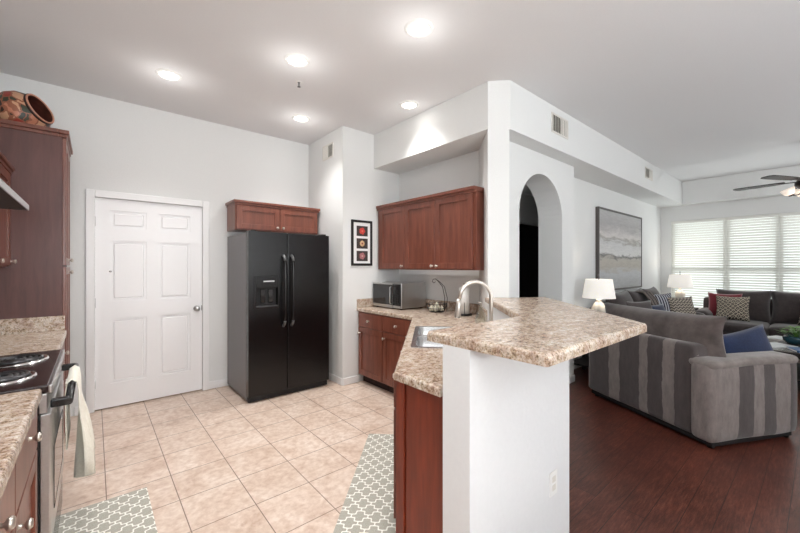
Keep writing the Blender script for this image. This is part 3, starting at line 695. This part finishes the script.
obj('bottle', lathe(BM(), [(0, 0), (.045, 0), (.05, .01), (.05, .07), (.035, .10), (.018, .13), (.016, .15), (.019, .155), (.015, .158), (.013, .15), (.015, .13), (.032, .098), (.046, .07), (.046, .012), (0, .006)], 24), M['glass'], gb)
obj('pump', tube(BM(), [(0, 0, .155), (0, 0, .19), (-.02, .02, .19)], .006, 8), M['nickel'], gb)

# ------------------------------------------------------------------ refrigerator
fr = thing('refrigerator', 'black side-by-side refrigerator with ice dispenser, right of the white door', 'refrigerator', (1.17, 3.71, 0))
w, h = .905, 1.735
obj('body', box(BM(), 0, w, .075, .74, .03, h-.012, .006), M['fridge_side'], fr)
DS = .402; gap = .004
# freezer door with dispenser recess
bm = BM(); dx0, dx1, dz0, dz1 = .055, .318, .945, 1.285
P_ = [(0, 0), (DS-gap, 0), (DS-gap, h-.075), (0, h-.075)]
def door_hole(w0, w1, hx, hz, z0, z1):
    b = prism(BM(), [(w0, z0), (w1, z0), (w1, z1), (w0, z1)], 0, .07, [[(hx[0], hz[0]), (hx[1], hz[0]), (hx[1], hz[1]), (hx[0], hz[1])]])
    return xf(b, Matrix(((1, 0, 0, 0), (0, 0, -1, .07), (0, 1, 0, 0), (0, 0, 0, 1))))
fd = obj('freezer_door', door_hole(0, DS-gap, (dx0+.02, dx1-.02), (dz0+.02, dz1-.125), .07, h), M['fridge_black'], fr)
obj('refrigerator_door', box(BM(), DS+gap, w, 0, .07, .07, h, .008, 3), M['fridge_black'], fr)
bm = BM(); box(bm, dx0, dx0+.02, -.008, .004, dz0, dz1, .003); box(bm, dx1-.02, dx1, -.008, .004, dz0, dz1, .003); box(bm, dx0+.02, dx1-.02, -.008, .004, dz0, dz0+.02, .003)
dp = obj('dispenser_frame', bm, M['black'], fd)
obj('dispenser_panel', box(BM(), dx0+.02, dx1-.02, -.010, .004, dz1-.125, dz1, .004), M['black'], dp)
obj('dispenser_badge', box(BM(), dx0+.09, dx1-.06, -.013, -.009, dz1-.065, dz1-.05, .001), M['steel'], dp)
bm = BM(); box(bm, dx0+.02, dx1-.02, .05, .062, dz0+.02, dz1-.125); obj('dispenser_back', bm, M['blackmatte'], dp)
bm = BM(); box(bm, dx0+.02, dx1-.02, -.006, .05, dz0+.021, dz0+.03); obj('drip_tray', bm, M['pewter'], dp)
for x in (.13, .21): obj('paddle', box(BM(), x, x+.05, .03, .04, dz0+.06, dz1-.14, .004), M['glassblack'], dp)
for nm, x, par in (('freezer_handle', DS-.045, fd), ('refrigerator_handle', DS+.045, fr)):
    z0, z1 = .75, 1.50
    pts = [(x, 0, z0), (x, -.03, z0+.02), (x, -.05, z0+.07)]+[(x, -.055, z0+.12+k*(z1-z0-.24)/4) for k in range(5)]+[(x, -.05, z1-.07), (x, -.03, z1-.02), (x, 0, z1)]
    hd = obj(nm, tube(BM(), pts, .0135, 12), M['black'], par)
    for za, zb in ((z0+.0, z0+.06), (z1-.06, z1)):
        s = [(x, -.002, za), (x, -.034, za+.022), (x, -.0525, zb)] if za < 1 else [(x, -.0525, za), (x, -.034, zb-.022), (x, -.002, zb)]
        obj('handle_cap', tube(BM(), s, .0142, 12), M['pewter'], hd)
bm = BM(); box(bm, .01, w-.01, .03, .09, .01, .065, .004); gr = obj('base_grille', bm, M['blackmatte'], fr)
for x in (.03, w-.08): obj('hinge_cover', box(BM(), x, x+.05, .02, .12, h, h+.015, .004), M['black'], fr)
for x in (.05, w-.05): obj('roller_foot', lathe(BM(), [(0, 0), (.02, 0), (.02, .03), (0, .03)], 12, T(x, .1, 0)), M['blackmatte'], fr)
for x in (.05, w-.05): obj('roller_foot', lathe(BM(), [(0, 0), (.02, 0), (.02, .03), (0, .03)], 12, T(x, .65, 0)), M['blackmatte'], fr)

# ------------------------------------------------------------------ range, hood
rg = thing('electric_range', 'black coil-burner range between the two left counters', 'range', (-.165, 1.972, 0), radians(90))
w = .792; hh = .905
obj('body', box(BM(), 0, w, 0, .60, .02, hh-.02, .004), M['blackmatte'], rg)
ct = obj('cooktop', box(BM(), -.004, w+.004, -.03, .56, hh-.02, hh+.012, .006), M['cooktop'], rg)
obj('front_trim', box(BM(), -.004, w+.004, -.040, -.028, hh-.022, hh+.010, .004), M['steel'], rg)
def spiral(r0, r1, turns, z):
    return [((r0+(r1-r0)*k/(turns*20))*cos(2*pi*k/20), (r0+(r1-r0)*k/(turns*20))*sin(2*pi*k/20), z) for k in range(int(turns*20)+1)]
for i, (x, y, r) in enumerate(((.21, .13, .088), (.58, .13, .10), (.21, .40, .10), (.58, .40, .088))):
    bo = obj('drip_pan', lathe(BM(), [(r+.004, .003), (r+.010, .008), (r+.018, .008), (r+.022, 0)], 32, T(x, y, hh+.011)), M['chrome'], rg)
    obj('pan_well', lathe(BM(), [(0, .0015), (r+.006, .003)], 32, T(x, y, hh+.011)), M['blackmatte'], bo)
    obj('burner_coil', tube(BM(), [(px+x, py+y, z) for px, py, z in spiral(.02, r, 4, hh+.022)], .006, 7), M['coil'], bo)
    bm = BM()
    for a in (0, 2.09, 4.19): tube(bm, [(x, y, hh+.0175), (x+r*cos(a), y+r*sin(a), hh+.0175)], .002, 6)
    obj('coil_support', bm, M['chrome'], bo)
od = obj('oven_door', box(BM(), .01, w-.01, -.035, 0, .26, .80, .006), M['steel'], rg)
obj('oven_window', box(BM(), .13, w-.13, -.037, -.034, .36, .62, .004), M['glassblack'], od)
oh = obj('oven_handle', tube(BM(), [(.04, -.085, .825), (w-.04, -.085, .825)], .014, 12), M['black'], od)
for x in (.06, w-.06): obj('handle_bracket', box(BM(), x-.014, x+.014, -.088, -.03, .808, .842, .006), M['black'], oh)
obj('storage_drawer', box(BM(), .01, w-.01, -.03, 0, .06, .25, .006), M['black'], rg)
obj('front_panel', box(BM(), .0, w, -.025, 0, .805, .882, .003), M['steel'], rg)
bgd = obj('backguard', box(BM(), 0, w, .56, .60, hh, hh+.16, .01), M['black'], rg)
for x in (.1, .22, .57, .69): obj('control_knob', lathe(BM(), [(0, -.025), (.016, -.024), (.02, 0)], 14, T(x, .56, hh+.09) @ R(-pi/2, 'X')), M['blackmatte'], bgd)
hd = thing('range_hood', 'black range hood with pale metal front edge, above the range', 'range hood', (-.272, 1.975, 1.68), radians(90))
w = .79
bm = xf(prism(BM(), [(0, 0), (0, .03), (.20, .118), (.515, .118), (.515, 0)], 0, w), Matrix(((0, 0, 1, 0), (1, 0, 0, 0), (0, 1, 0, 0), (0, 0, 0, 1)))); obj('hood_body', bm, M['blackmatte'], hd)
obj('front_edge', box(BM(), 0, w, -.006, .0, .0, .03, .002), M['steel'], hd)
obj('filter', box(BM(), .1, w-.1, .1, .45, -.006, 0.0, .002), M['blackmatte'], hd)
# dish towel over the oven handle
def towel():
    bm = BM(); x0, x1 = -.165+.082, None; prof = []
    yA, yB = 2.30, 2.62
    side = [(.0, -1), ]
    zt = .843; path = [(-.101, z) for z in (.50, .56, .62, .68, .74, .79, .82)]  # behind the bar
    path = [(-.0985, .52), (-.100, .6), (-.102, .7), (-.102, .79), (-.098, .832), (-.08, .846), (-.062, .832), (-.056, .79), (-.054, .7), (-.050, .6), (-.048, .52), (-.048, .45), (-.05, .37)]
    rows = []; N = 40
    for i, (x, z) in enumerate(path):
        row = []; q = max(0, (i-8)/4)**.6
        for k in range(N+1):
            t = k/N; amp = .04*q if i > 8 else 0
            y = yA+(yB-yA)*t
            row.append(bm.verts.new((x+amp*(.35+sin(t*15)), y+amp*.3*cos(t*15), z-(.03*sin(t*4) if i == len(path)-1 else 0))))
        rows.append(row)
    for a, b in zip(rows, rows[1:]):
        for k in range(N): f = bm.faces.new((a[k], a[k+1], b[k+1], b[k])); f.smooth = True
    return bm
tw = obj('dish_towel', towel(), M['towel']); tag(tw, 'cream dish towel hanging over the oven handle', 'towel')
sm = tw.modifiers.new('s', 'SOLIDIFY'); sm.thickness = .005; sm.offset = 0

# ------------------------------------------------------------------ pots on the pantry
pp = thing('painted_pot', 'round painted clay pot tipped on its side atop the tall pantry', 'pot', (-.385, 3.88, 2.352))
MP = T(-.06, .03, .165) @ R(radians(118), 'Z') @ R(0, 'X') @ R(radians(0), 'Y')
ax = Vector((.80, -.52, .40)).normalized(); rotq = Vector((0, 0, 1)).rotation_difference(ax).to_matrix().to_4x4()
MP = T(-.03, .03, .168) @ rotq
obj('pot_body', lathe(BM(), [(0, -.135), (.07, -.13), (.125, -.095), (.16, -.04), (.168, .01), (.155, .06), (.125, .10), (.108, .118)], 40, MP), M['pot'], pp)
obj('dark_band', lathe(BM(), [(.108, .116), (.113, .122), (.114, .130), (.110, .135)], 40, MP), M['potband'], pp)
obj('rim', lathe(BM(), [(.111, .132), (.109, .142), (.102, .142), (.098, .136)], 40, MP), M['potrim'], pp)
obj('pot_inside', lathe(BM(), [(.098, .137), (.104, .10), (.145, .03), (.14, -.05), (.08, -.11), (0, -.115)], 40, MP), M['potin'], pp)
cp = thing('cream_pot', 'cream clay pot atop the pantry at the left picture edge', 'pot', (-.60, 3.74, 2.352))
obj('pot_body', lathe(BM(), [(0, 0), (.035, 0), (.06, .035), (.072, .08), (.06, .125), (.045, .14), (.052, .16), (.046, .16), (.04, .14), (.05, .12), (.055, .08), (0, .02)], 28), M['cream'], cp)

# ------------------------------------------------------------------ framed flower prints
fp = thing('picture_frame', 'narrow black frame of three flower prints on the white wall corner', 'picture', (2.305, 3.609, 1.39))
w, h = .30, .545
bm = BM(); e = .028
for a in ((0, e, 0, h), (w-e, w, 0, h)): box(bm, a[0], a[1], -.02, 0, a[2], a[3], .003)
for a in ((e, w-e, 0, e), (e, w-e, h-e, h)): box(bm, a[0], a[1], -.02, 0, a[2], a[3], .003)
obj('frame', bm, M['blackmatte'], fp); obj('mat_board', box(BM(), e, w-e, -.008, -.001, e, h-e), M['mat'], fp)
fl = [(s2l(206, 70, 62), s2l(226, 110, 90), 5), (s2l(216, 182, 140), s2l(160, 90, 70), 9), (s2l(170, 110, 112), s2l(205, 160, 150), 5)]
for k, (c1, c2, n) in enumerate(fl):
    z = h-.075-k*.15-.125+.01
    p = obj('flower_print', box(BM(), .075, w-.065, -.0095, -.008, z, z+.122), M['photodark'], fp)
    cx, cz = (.075+w-.065)/2, z+.061; bm = BM()
    for i in range(n):
        a = 2*pi*i/n; lathe(bm, [(0, -.0015), (.016, -.0008), (.022 if n == 5 else .015, 0)], 12, T(cx+.021*cos(a), -.0098, cz+.021*sin(a)) @ R(-pi/2, 'X'))
    obj('petals', bm, plain('petal_%d' % k, c1, .6), p)
    obj('flower_centre', lathe(BM(), [(0, -.004), (.01, -.003), (.013, 0)], 12, T(cx, -.0105, cz) @ R(-pi/2, 'X')), plain('centre_%d' % k, c2, .6), p)

# ------------------------------------------------------------------ rugs
def rug(lab, loc, rz, L, Wd):
    o = obj('kitchen_rug', box(BM(), -L/2, L/2, -Wd/2, Wd/2, 0, .009, .003), M['rug'], None, loc, (0, 0, rz)); tag(o, lab, 'rug', 'grey trellis kitchen rugs'); return o
c = Vector((1.72, 2.42, 0))+Vector((-.7071, -.7071, 0))*.65+Vector((.7071, -.7071, 0))*.205
rug('grey and white trellis rug in front of the sink cabinets', (c.x, c.y, .001), radians(45), 1.3, .41)
rug('grey and white trellis rug on the tiles in front of the range', (.04, 2.13, .001), radians(90), 1.2, .42)

# ------------------------------------------------------------------ downlights and smoke detector
def spot(loc, e, parent=None, glow=1.5):
    l = bpy.data.lights.new('downlight_lamp', 'SPOT'); l.energy = e; l.spot_size = radians(112); l.spot_blend = 1; l.shadow_soft_size = .07; l.color = (1, .985, .965)
    o = bpy.data.objects.new('downlight_lamp', l); C.objects.link(o); o.parent = parent; o.location = loc
    l = bpy.data.lights.new('downlight_glow', 'POINT'); l.energy = glow; l.shadow_soft_size = .06; l.color = (1, .985, .96)
    o = bpy.data.objects.new('downlight_glow', l); C.objects.link(o); o.parent = parent; o.location = (0, 0, -.2)
cans = [((.485, 3.605), 'recessed ceiling downlight above the white door'), ((1.222, 2.697), 'recessed ceiling downlight in the middle of the kitchen ceiling'),
        ((1.694, 1.795), 'recessed ceiling downlight nearest the camera, above the bar'), ((2.42, 2.706), 'recessed ceiling downlight beside the kitchen soffit'),
        ((1.733, 3.723), 'recessed ceiling downlight in front of the refrigerator')]
first = None
for (x, y), lab in cans:
    t = thing('recessed_downlight', lab, 'ceiling light', (x, y, HC), 0, 'round recessed downlights in the kitchen ceiling')
    obj('trim_ring', lathe(BM(), [(.070, -.002), (.072, -.012), (.092, -.008), (.1, 0)], 32), M['plastic'], t)
    obj('lens', lathe(BM(), [(0, -.004), (.07, -.004), (.071, -.001)], 32), M['lens'], t)
    spot((0, 0, -.03), 42, t, .25 if x > 2.4 else .9)
for x, y in ((.3, -.6), (.1, 1.4)):   # two more of the same downlights, over the camera
    t = thing('recessed_downlight', 'recessed ceiling downlight over the near counter', 'ceiling light', (x, y, HC), 0, 'round recessed downlights in the kitchen ceiling')
    obj('trim_ring', lathe(BM(), [(.070, -.002), (.072, -.012), (.092, -.008), (.1, 0)], 32), M['plastic'], t)
    obj('lens', lathe(BM(), [(0, -.004), (.07, -.004), (.071, -.001)], 32), M['lens'], t)
    spot((0, 0, -.03), 50, t)
sp_ = thing('fire_sprinkler', 'small white sprinkler head on the kitchen ceiling', 'sprinkler', (1.381, 3.007, HC))
obj('escutcheon', lathe(BM(), [(0, -.004), (.026, -.004), (.03, 0)], 20), M['plastic'], sp_)
obj('sprinkler_head', lathe(BM(), [(0, -.045), (.014, -.044), (.014, -.04), (.005, -.036), (.006, -.01), (.012, -.004)], 14), M['pewter'], sp_)

# ------------------------------------------------------------------ ceiling fan
FX, FY = 6.98, .13
cf = thing('ceiling_fan', 'dark bronze ceiling fan with frosted glass lights at right edge', 'ceiling fan', (FX, FY, HC))
obj('canopy', lathe(BM(), [(0, 0), (.075, 0), (.072, -.03), (.05, -.065), (.02, -.075), (0, -.075)], 24), M['bronze'], cf)
obj('downrod', tube(BM(), [(0, 0, -.07), (0, 0, -.47)], .013, 10), M['bronze'], cf)
obj('motor_housing', lathe(BM(), [(0, -.46), (.04, -.47), (.09, -.50), (.125, -.54), (.125, -.59), (.09, -.62), (.06, -.63), (.06, -.68), (0, -.69)], 28), M['bronze'], cf)
for k in range(5):
    a = radians(80+72*k); m = R(a) @ T(.0, 0, -.52) @ R(radians(4), 'X')
    b = BM(); pts = [(.21, -.05), (.30, -.062), (.55, -.072), (.70, -.07), (.735, -.04), (.74, 0), (.735, .04), (.70, .07), (.55, .072), (.30, .062), (.21, .05)]
    prism(b, pts, -.004, .004); bl = obj('fan_blade', xf(b, m), M['darkwood'], cf)
    b = BM(); box(b, .10, .27, -.02, .02, -.012, -.004, .003); obj('blade_bracket', xf(b, m), M['bronze'], bl)
for k in range(4):
    a = radians(20+90*k); dx, dy = cos(a), sin(a)
    arm = obj('light_arm', tube(BM(), [(.04*dx, .04*dy, -.66), (.09*dx, .09*dy, -.70), (.14*dx, .14*dy, -.705), (.155*dx, .155*dy, -.69)], .008, 8), M['bronze'], cf)
    lathe_m = T(.16*dx, .16*dy, -.70) @ R(a) @ R(radians(25), 'Y')
    obj('glass_shade', lathe(BM(), [(.02, 0), (.045, .015), (.062, .05), (.072, .09), (.068, .09), (.058, .05), (.04, .018), (0, .008)], 20, lathe_m), M['fanlens'], arm)
    obj('shade_holder', lathe(BM(), [(0, -.015), (.025, -.012), (.03, .008), (0, .008)], 14, lathe_m), M['bronze'], arm)
l = bpy.data.lights.new('fan_bulb', 'POINT'); l.energy = 3; l.shadow_soft_size = .12; l.color = (1, .9, .8)
o = bpy.data.objects.new('fan_bulb', l); C.objects.link(o); o.parent = cf; o.location = (0, 0, -.86)
obj('pull_chain', tube(BM(), [(.03, .03, -.68), (.03, .03, -.95)], .002, 6), M['bronze'], cf)

# ------------------------------------------------------------------ large abstract painting
pg = thing('wall_painting', 'large framed grey and beige abstract landscape painting on the living room wall', 'painting', (5.62, 2.179, 1.005))
w, h = 1.92, 1.255; e = .025
bm = BM()
for a in ((0, e, 0, h), (w-e, w, 0, h), (e, w-e, 0, e), (e, w-e, h-e, h)): box(bm, a[0], a[1], -.05, 0, a[2], a[3], .003)
obj('frame', bm, M['silverframe'], pg); obj('canvas', box(BM(), e+.004, w-e-.004, -.042, -.002, e+.004, h-e-.004), M['painting'], pg)

# ------------------------------------------------------------------ lamps and end tables
def endtable(lab, x, y):
    t = thing('end_table', lab, 'end table', (x, y, 0)); s = .26
    obj('table_top', box(BM(), -s, s, -s, s, .565, .60, .006), M['darkwood'], t); obj('shelf', box(BM(), -s+.03, s-.03, -s+.03, s-.03, .16, .18, .003), M['darkwood'], t)
    for a in (-1, 1):
        for b in (-1, 1): obj('leg', box(BM(), a*(s-.02)-.02, a*(s-.02)+.02, b*(s-.02)-.02, b*(s-.02)+.02, 0, .566, .003), M['darkwood'], t)
endtable('dark end table under the lamp beside the archway', 4.78, 1.85)
endtable('dark end table under the lamp in the corner by the window', 8.46, 1.80)
def lamp(lab, x, y, s=1.0, z=.601, dz=0):
    t = thing('table_lamp', lab, 'lamp', (x, y, z), 0, 'cream table lamps in the living room')
    obj('base', lathe(BM(), [(0, 0), (.065, 0), (.07, .015), (.045, .03), (.03, .06), (.04, .10), (.075, .20), (.083, .26), (.05, .32), (.022, .345), (.03, .355), (.03, .365), (0, .37)], 24), M['ceramic'], t)
    obj('stem', tube(BM(), [(0, 0, .365), (0, 0, .66)], .006, 8), M['pewter'], t)
    obj('lamp_shade', lathe(BM(), [(.20*s, .385), (.162*s, .62), (.159*s, .62), (.197*s, .385), (.20*s, .385)], 36), M['shade'], t)
    obj('finial', lathe(BM(), [(0, .655), (.01, .66), (.01, .675), (0, .69)], 10), M['pewter'], t)
    l = bpy.data.lights.new('lamp_bulb', 'POINT'); l.energy = 2.5; l.color = (1, .86, .72); l.shadow_soft_size = .05
    o = bpy.data.objects.new('lamp_bulb', l); C.objects.link(o); o.parent = t; o.location = (0, 0, .5)
lamp('cream table lamp with white shade beside the archway, left of the painting', 4.82, 1.83, .93)
lamp('cream table lamp with white shade in the corner in front of the window blind', 8.46, 1.77, 1.0)

# ------------------------------------------------------------------ striped loveseat seen from behind
lv = thing('loveseat', 'brown-grey striped loveseat seen from behind, nearest the bar', 'loveseat', (3.505, .535, 0), radians(-27))
L, D = 1.27, .92
obj('plinth', box(BM(), .03, D-.06, .03, L-.03, .02, .10), M['blackmatte'], lv)
obj('back_frame', rbox(BM(), 0, .20, .15, L, .06, .765, .035, .004, 12, .003, 1), M['stripe_y'], lv)
for nm, y0, y1, sd in (('arm', 0.0, .175, 2), ('arm', L-.25, L-.01, 3)):
    obj(nm, rbox(BM(), (.012 if sd == 3 else -.01), D-.02, y0, y1, .05, .655, .045, .006, 12, .004, sd), M['stripe_x'], lv)
obj('arm_pad', rbox(BM(), -.006, D-.015, -.003, .20, .60, .67, .035, .004, 12, .004, 5), M['armtop'], lv)
obj('seat_base', box(BM(), .19, D-.01, .24, L-.24, .06, .28, .01), M['stripe_x'], lv)
obj('seat_cushion', rbox(BM(), .19, D+.08, .20, L-.252, .27, .46, .06, .02, 12, .004, 6), M['chenille'], lv)
bm = pillow(BM(), 1.22, .46, .34, 22); xf(bm, T(.265, L/2+.005, .545) @ R(radians(-10), 'Y') @ R(radians(90))); obj('back_cushion', bm, M['chenille'], lv)
for x in (.06, D-.08):
    for y in (.06, L-.08): obj('foot', lathe(BM(), [(0, 0), (.022, 0), (.028, .05), (0, .05)], 12, T(x, y, 0)), M['blackmatte'], lv)

def cushion(name, lab, loc, rz, tilt, mat, w=.45, h=.45, t=.15, grp=None, roll=0):
    bm = pillow(BM(), w, h, t); o = obj(name, bm, M[mat], None, loc); o.rotation_euler = (tilt, roll, rz); o.rotation_mode = 'XYZ'
    tag(o, lab, 'cushion', grp); return o
cushion('throw_pillow', 'plain navy blue pillow on the striped loveseat', (4.39, .40, .46), radians(-40), radians(-14), 'navy', .52, .37, .17, roll=radians(-13))

# ------------------------------------------------------------------ other sofas
def sofa(lab, loc, rz, L, D, ncush, mat, mat2, ch=.56):
    """local: x along the length, back at y=D, faces -y"""
    t = thing('sofa', lab, 'sofa', loc, rz)
    obj('base', rbox(BM(), .02, L-.02, .04, D, .06, .30, .03, 0, 8), M[mat], t)
    obj('back_frame', rbox(BM(), .05, L-.05, D-.2, D, .2, .82, .05, .01, 10), M[mat], t)
    for x0 in (0, L-.24):
        obj('arm', rbox(BM(), x0, x0+.24, .02, D-.02, .06, .62, .09, .01, 10, .005, 3), M[mat], t)
    s = (L-.5)/ncush
    for k in range(ncush):
        obj('seat_cushion', rbox(BM(), .25+k*s+.004, .25+(k+1)*s-.004, 0, D-.24, .29, .46, .06, .02, 10, .004, k), M[mat2], t)
        bm = pillow(BM(), s*1.06, ch, .30, 18); xf(bm, T(.25+(k+.5)*s, D-.33, .435) @ R(radians(-12), 'X')); obj('back_cushion', bm, M[mat], t)
    for x in (.08, L-.08):
        for y in (.10, D-.1): obj('foot', lathe(BM(), [(0, 0), (.022, 0), (.028, .065), (0, .065)], 12, T(x, y, 0)), M['blackmatte'], t)
    return t
# along the painting wall, faces -Y
sofa('charcoal sofa under the abstract painting, behind the striped loveseat', (5.15, 1.22, 0), 0, 2.55, .92, 3, 'dark_sofa', 'chenille', .61)
# along the window wall, faces -X: local -y -> -X  => rz=-90, x runs to -Y
sofa('charcoal sofa along the window blinds', (7.85, 1.505, 0), radians(-90), 2.56, .95, 3, 'dark_sofa', 'dark_sofa')
G = None
cushion('throw_pillow', 'beige and brown zigzag pillow at the right end of the painting-wall sofa', (7.25, 1.45, .47), radians(-35), radians(-18), 'zigzag', .50, .44, .15)
cushion('throw_pillow', 'navy and white striped pillow behind the zigzag pillow', (7.05, 1.66, .50), radians(-25), radians(-14), 'navystripe', .50, .46, .14)
cushion('throw_pillow', 'dark grey pillow standing at the left of the painting-wall sofa', (5.72, 1.58, .47), radians(-30), radians(-18), 'charcoal_cush', .46, .46, .15)
cushion('throw_pillow', 'small navy pillow in the middle of the painting-wall sofa', (6.25, 1.5, .47), radians(-15), radians(-20), 'navy', .42, .38, .14)
cushion('throw_pillow', 'burgundy pillow tucked behind the patterned pillow, left end of the window sofa', (8.30, 1.13, .475), radians(-90), radians(-16), 'red', .46, .46, .14)
cushion('throw_pillow', 'patterned brown and cream pillow at the left end of the window sofa', (8.16, 1.00, .47), radians(-84), radians(-22), 'damask', .44, .44, .15)
cushion('throw_pillow', 'patterned brown and cream pillow at the right picture edge on the window sofa', (8.16, .03, .47), radians(-100), radians(-22), 'damask', .50, .44, .15)
cushion('throw_pillow', 'burgundy pillow behind the patterned pillow at the right picture edge', (8.32, -.02, .475), radians(-90), radians(-16), 'red', .50, .46, .14)

# striped throw over the painting-wall sofa back
bm = BM(); N = 10; rows = []
for y, z in ((1.60, .70), (1.68, .88), (1.76, .985), (1.86, .99), (1.96, .94), (2.06, .87), (2.152, .83), (2.156, .6)):
    rows.append([bm.verts.new((6.28+.34*k/N, y-.006*sin(k*1.7), z+.006*sin(k*2.3))) for k in range(N+1)])
for a, b in zip(rows, rows[1:]):
    for k in range(N): f = bm.faces.new((a[k], a[k+1], b[k+1], b[k])); f.smooth = True
M['throwm'] = zig('striped_throw', s2l(60, 52, 52), s2l(120, 110, 104), .07, 0, (1, 0))
o = obj('throw_blanket', bm, M['throwm']); tag(o, 'striped dark throw draped over the painting-wall sofa back', 'throw blanket')
q = o.modifiers.new('s', 'SOLIDIFY'); q.thickness = .01; q.offset = 1

# ------------------------------------------------------------------ coffee table and things on it
cb = thing('coffee_table', 'dark square coffee table with pale top between the sofas', 'coffee table', (6.35, -.05, 0))
obj('frame', box(BM(), -.55, .55, -.55, .55, .375, .435, .008), M['darkwood'], cb); obj('table_top', box(BM(), -.52, .52, -.52, .52, .435, .445, .002), plain('grey_stone_top', s2l(120, 116, 110), .2), cb)
obj('shelf', box(BM(), -.5, .5, -.5, .5, .12, .15, .004), M['darkwood'], cb)
for a in (-1, 1):
    for b in (-1, 1): obj('leg', box(BM(), a*.51-.04, a*.51+.04, b*.51-.04, b*.51+.04, 0, .376, .004), M['darkwood'], cb)
def leafplant(lab, x, y, z):
    t = thing('potted_plant', lab, 'plant', (x, y, z)); rnd = random.Random(4)
    obj('pot', lathe(BM(), [(0, 0), (.07, 0), (.11, .04), (.115, .08), (.10, .10), (.09, .09), (0, .07)], 20), M['tealpot'], t)
    bm = BM()
    for i in range(60):
        a = rnd.uniform(0, 2*pi); r = rnd.uniform(.04, .17); hz = .10+rnd.uniform(0, .10)*(1-r*3)
        s = rnd.uniform(.025, .045); d = Vector((cos(a), sin(a), rnd.uniform(-.2, .5))).normalized(); n = d.cross(Vector((0, 0, 1))).normalized()
        p = Vector((cos(a)*r, sin(a)*r, max(.10, hz+.02)))
        v = [bm.verts.new(c) for c in (p-d*s, p+n*s*.5+Vector((0, 0, .004)), p+d*s, p-n*s*.5+Vector((0, 0, .004)))]; bm.faces.new(v)
        st_ = Vector((0, 0, .075)); w2 = n*.0015
        bm.faces.new([bm.verts.new(c) for c in (st_-w2, st_+w2, p+w2, p-w2)])
    obj('leaves', bm, M['greenleaf'], t)
leafplant('leafy green plant in dark teal pot on the coffee table', 6.42, .22, .446)
def book(name, lab, x, y, z, rz, mat, w=.24, d=.30, h=.02):
    t = thing(name, lab, 'book', (x, y, z), rz, 'books and magazines on the coffee table')
    obj('cover', box(BM(), -w/2, w/2, -d/2, d/2, 0, h, .002), M[mat], t); obj('pages', box(BM(), -w/2+.004, w/2+.001, -d/2-.001, d/2+.001, .003, h-.003), M['paper'], t)
book('magazine', 'blue covered magazine on the near side of the coffee table', 5.98, .10, .446, .4, 'bluebook')
book('magazine', 'white magazine on the coffee table, left of the blue one', 6.14, .38, .446, .9, 'whitebook', h=.012)
book('magazine', 'yellow-green book beside the plant on the coffee table', 6.26, -.12, .446, .2, 'yellowbook', .2, .26)
book('magazine', 'white book behind the plant on the coffee table', 6.72, .36, .446, 1.2, 'whitebook')
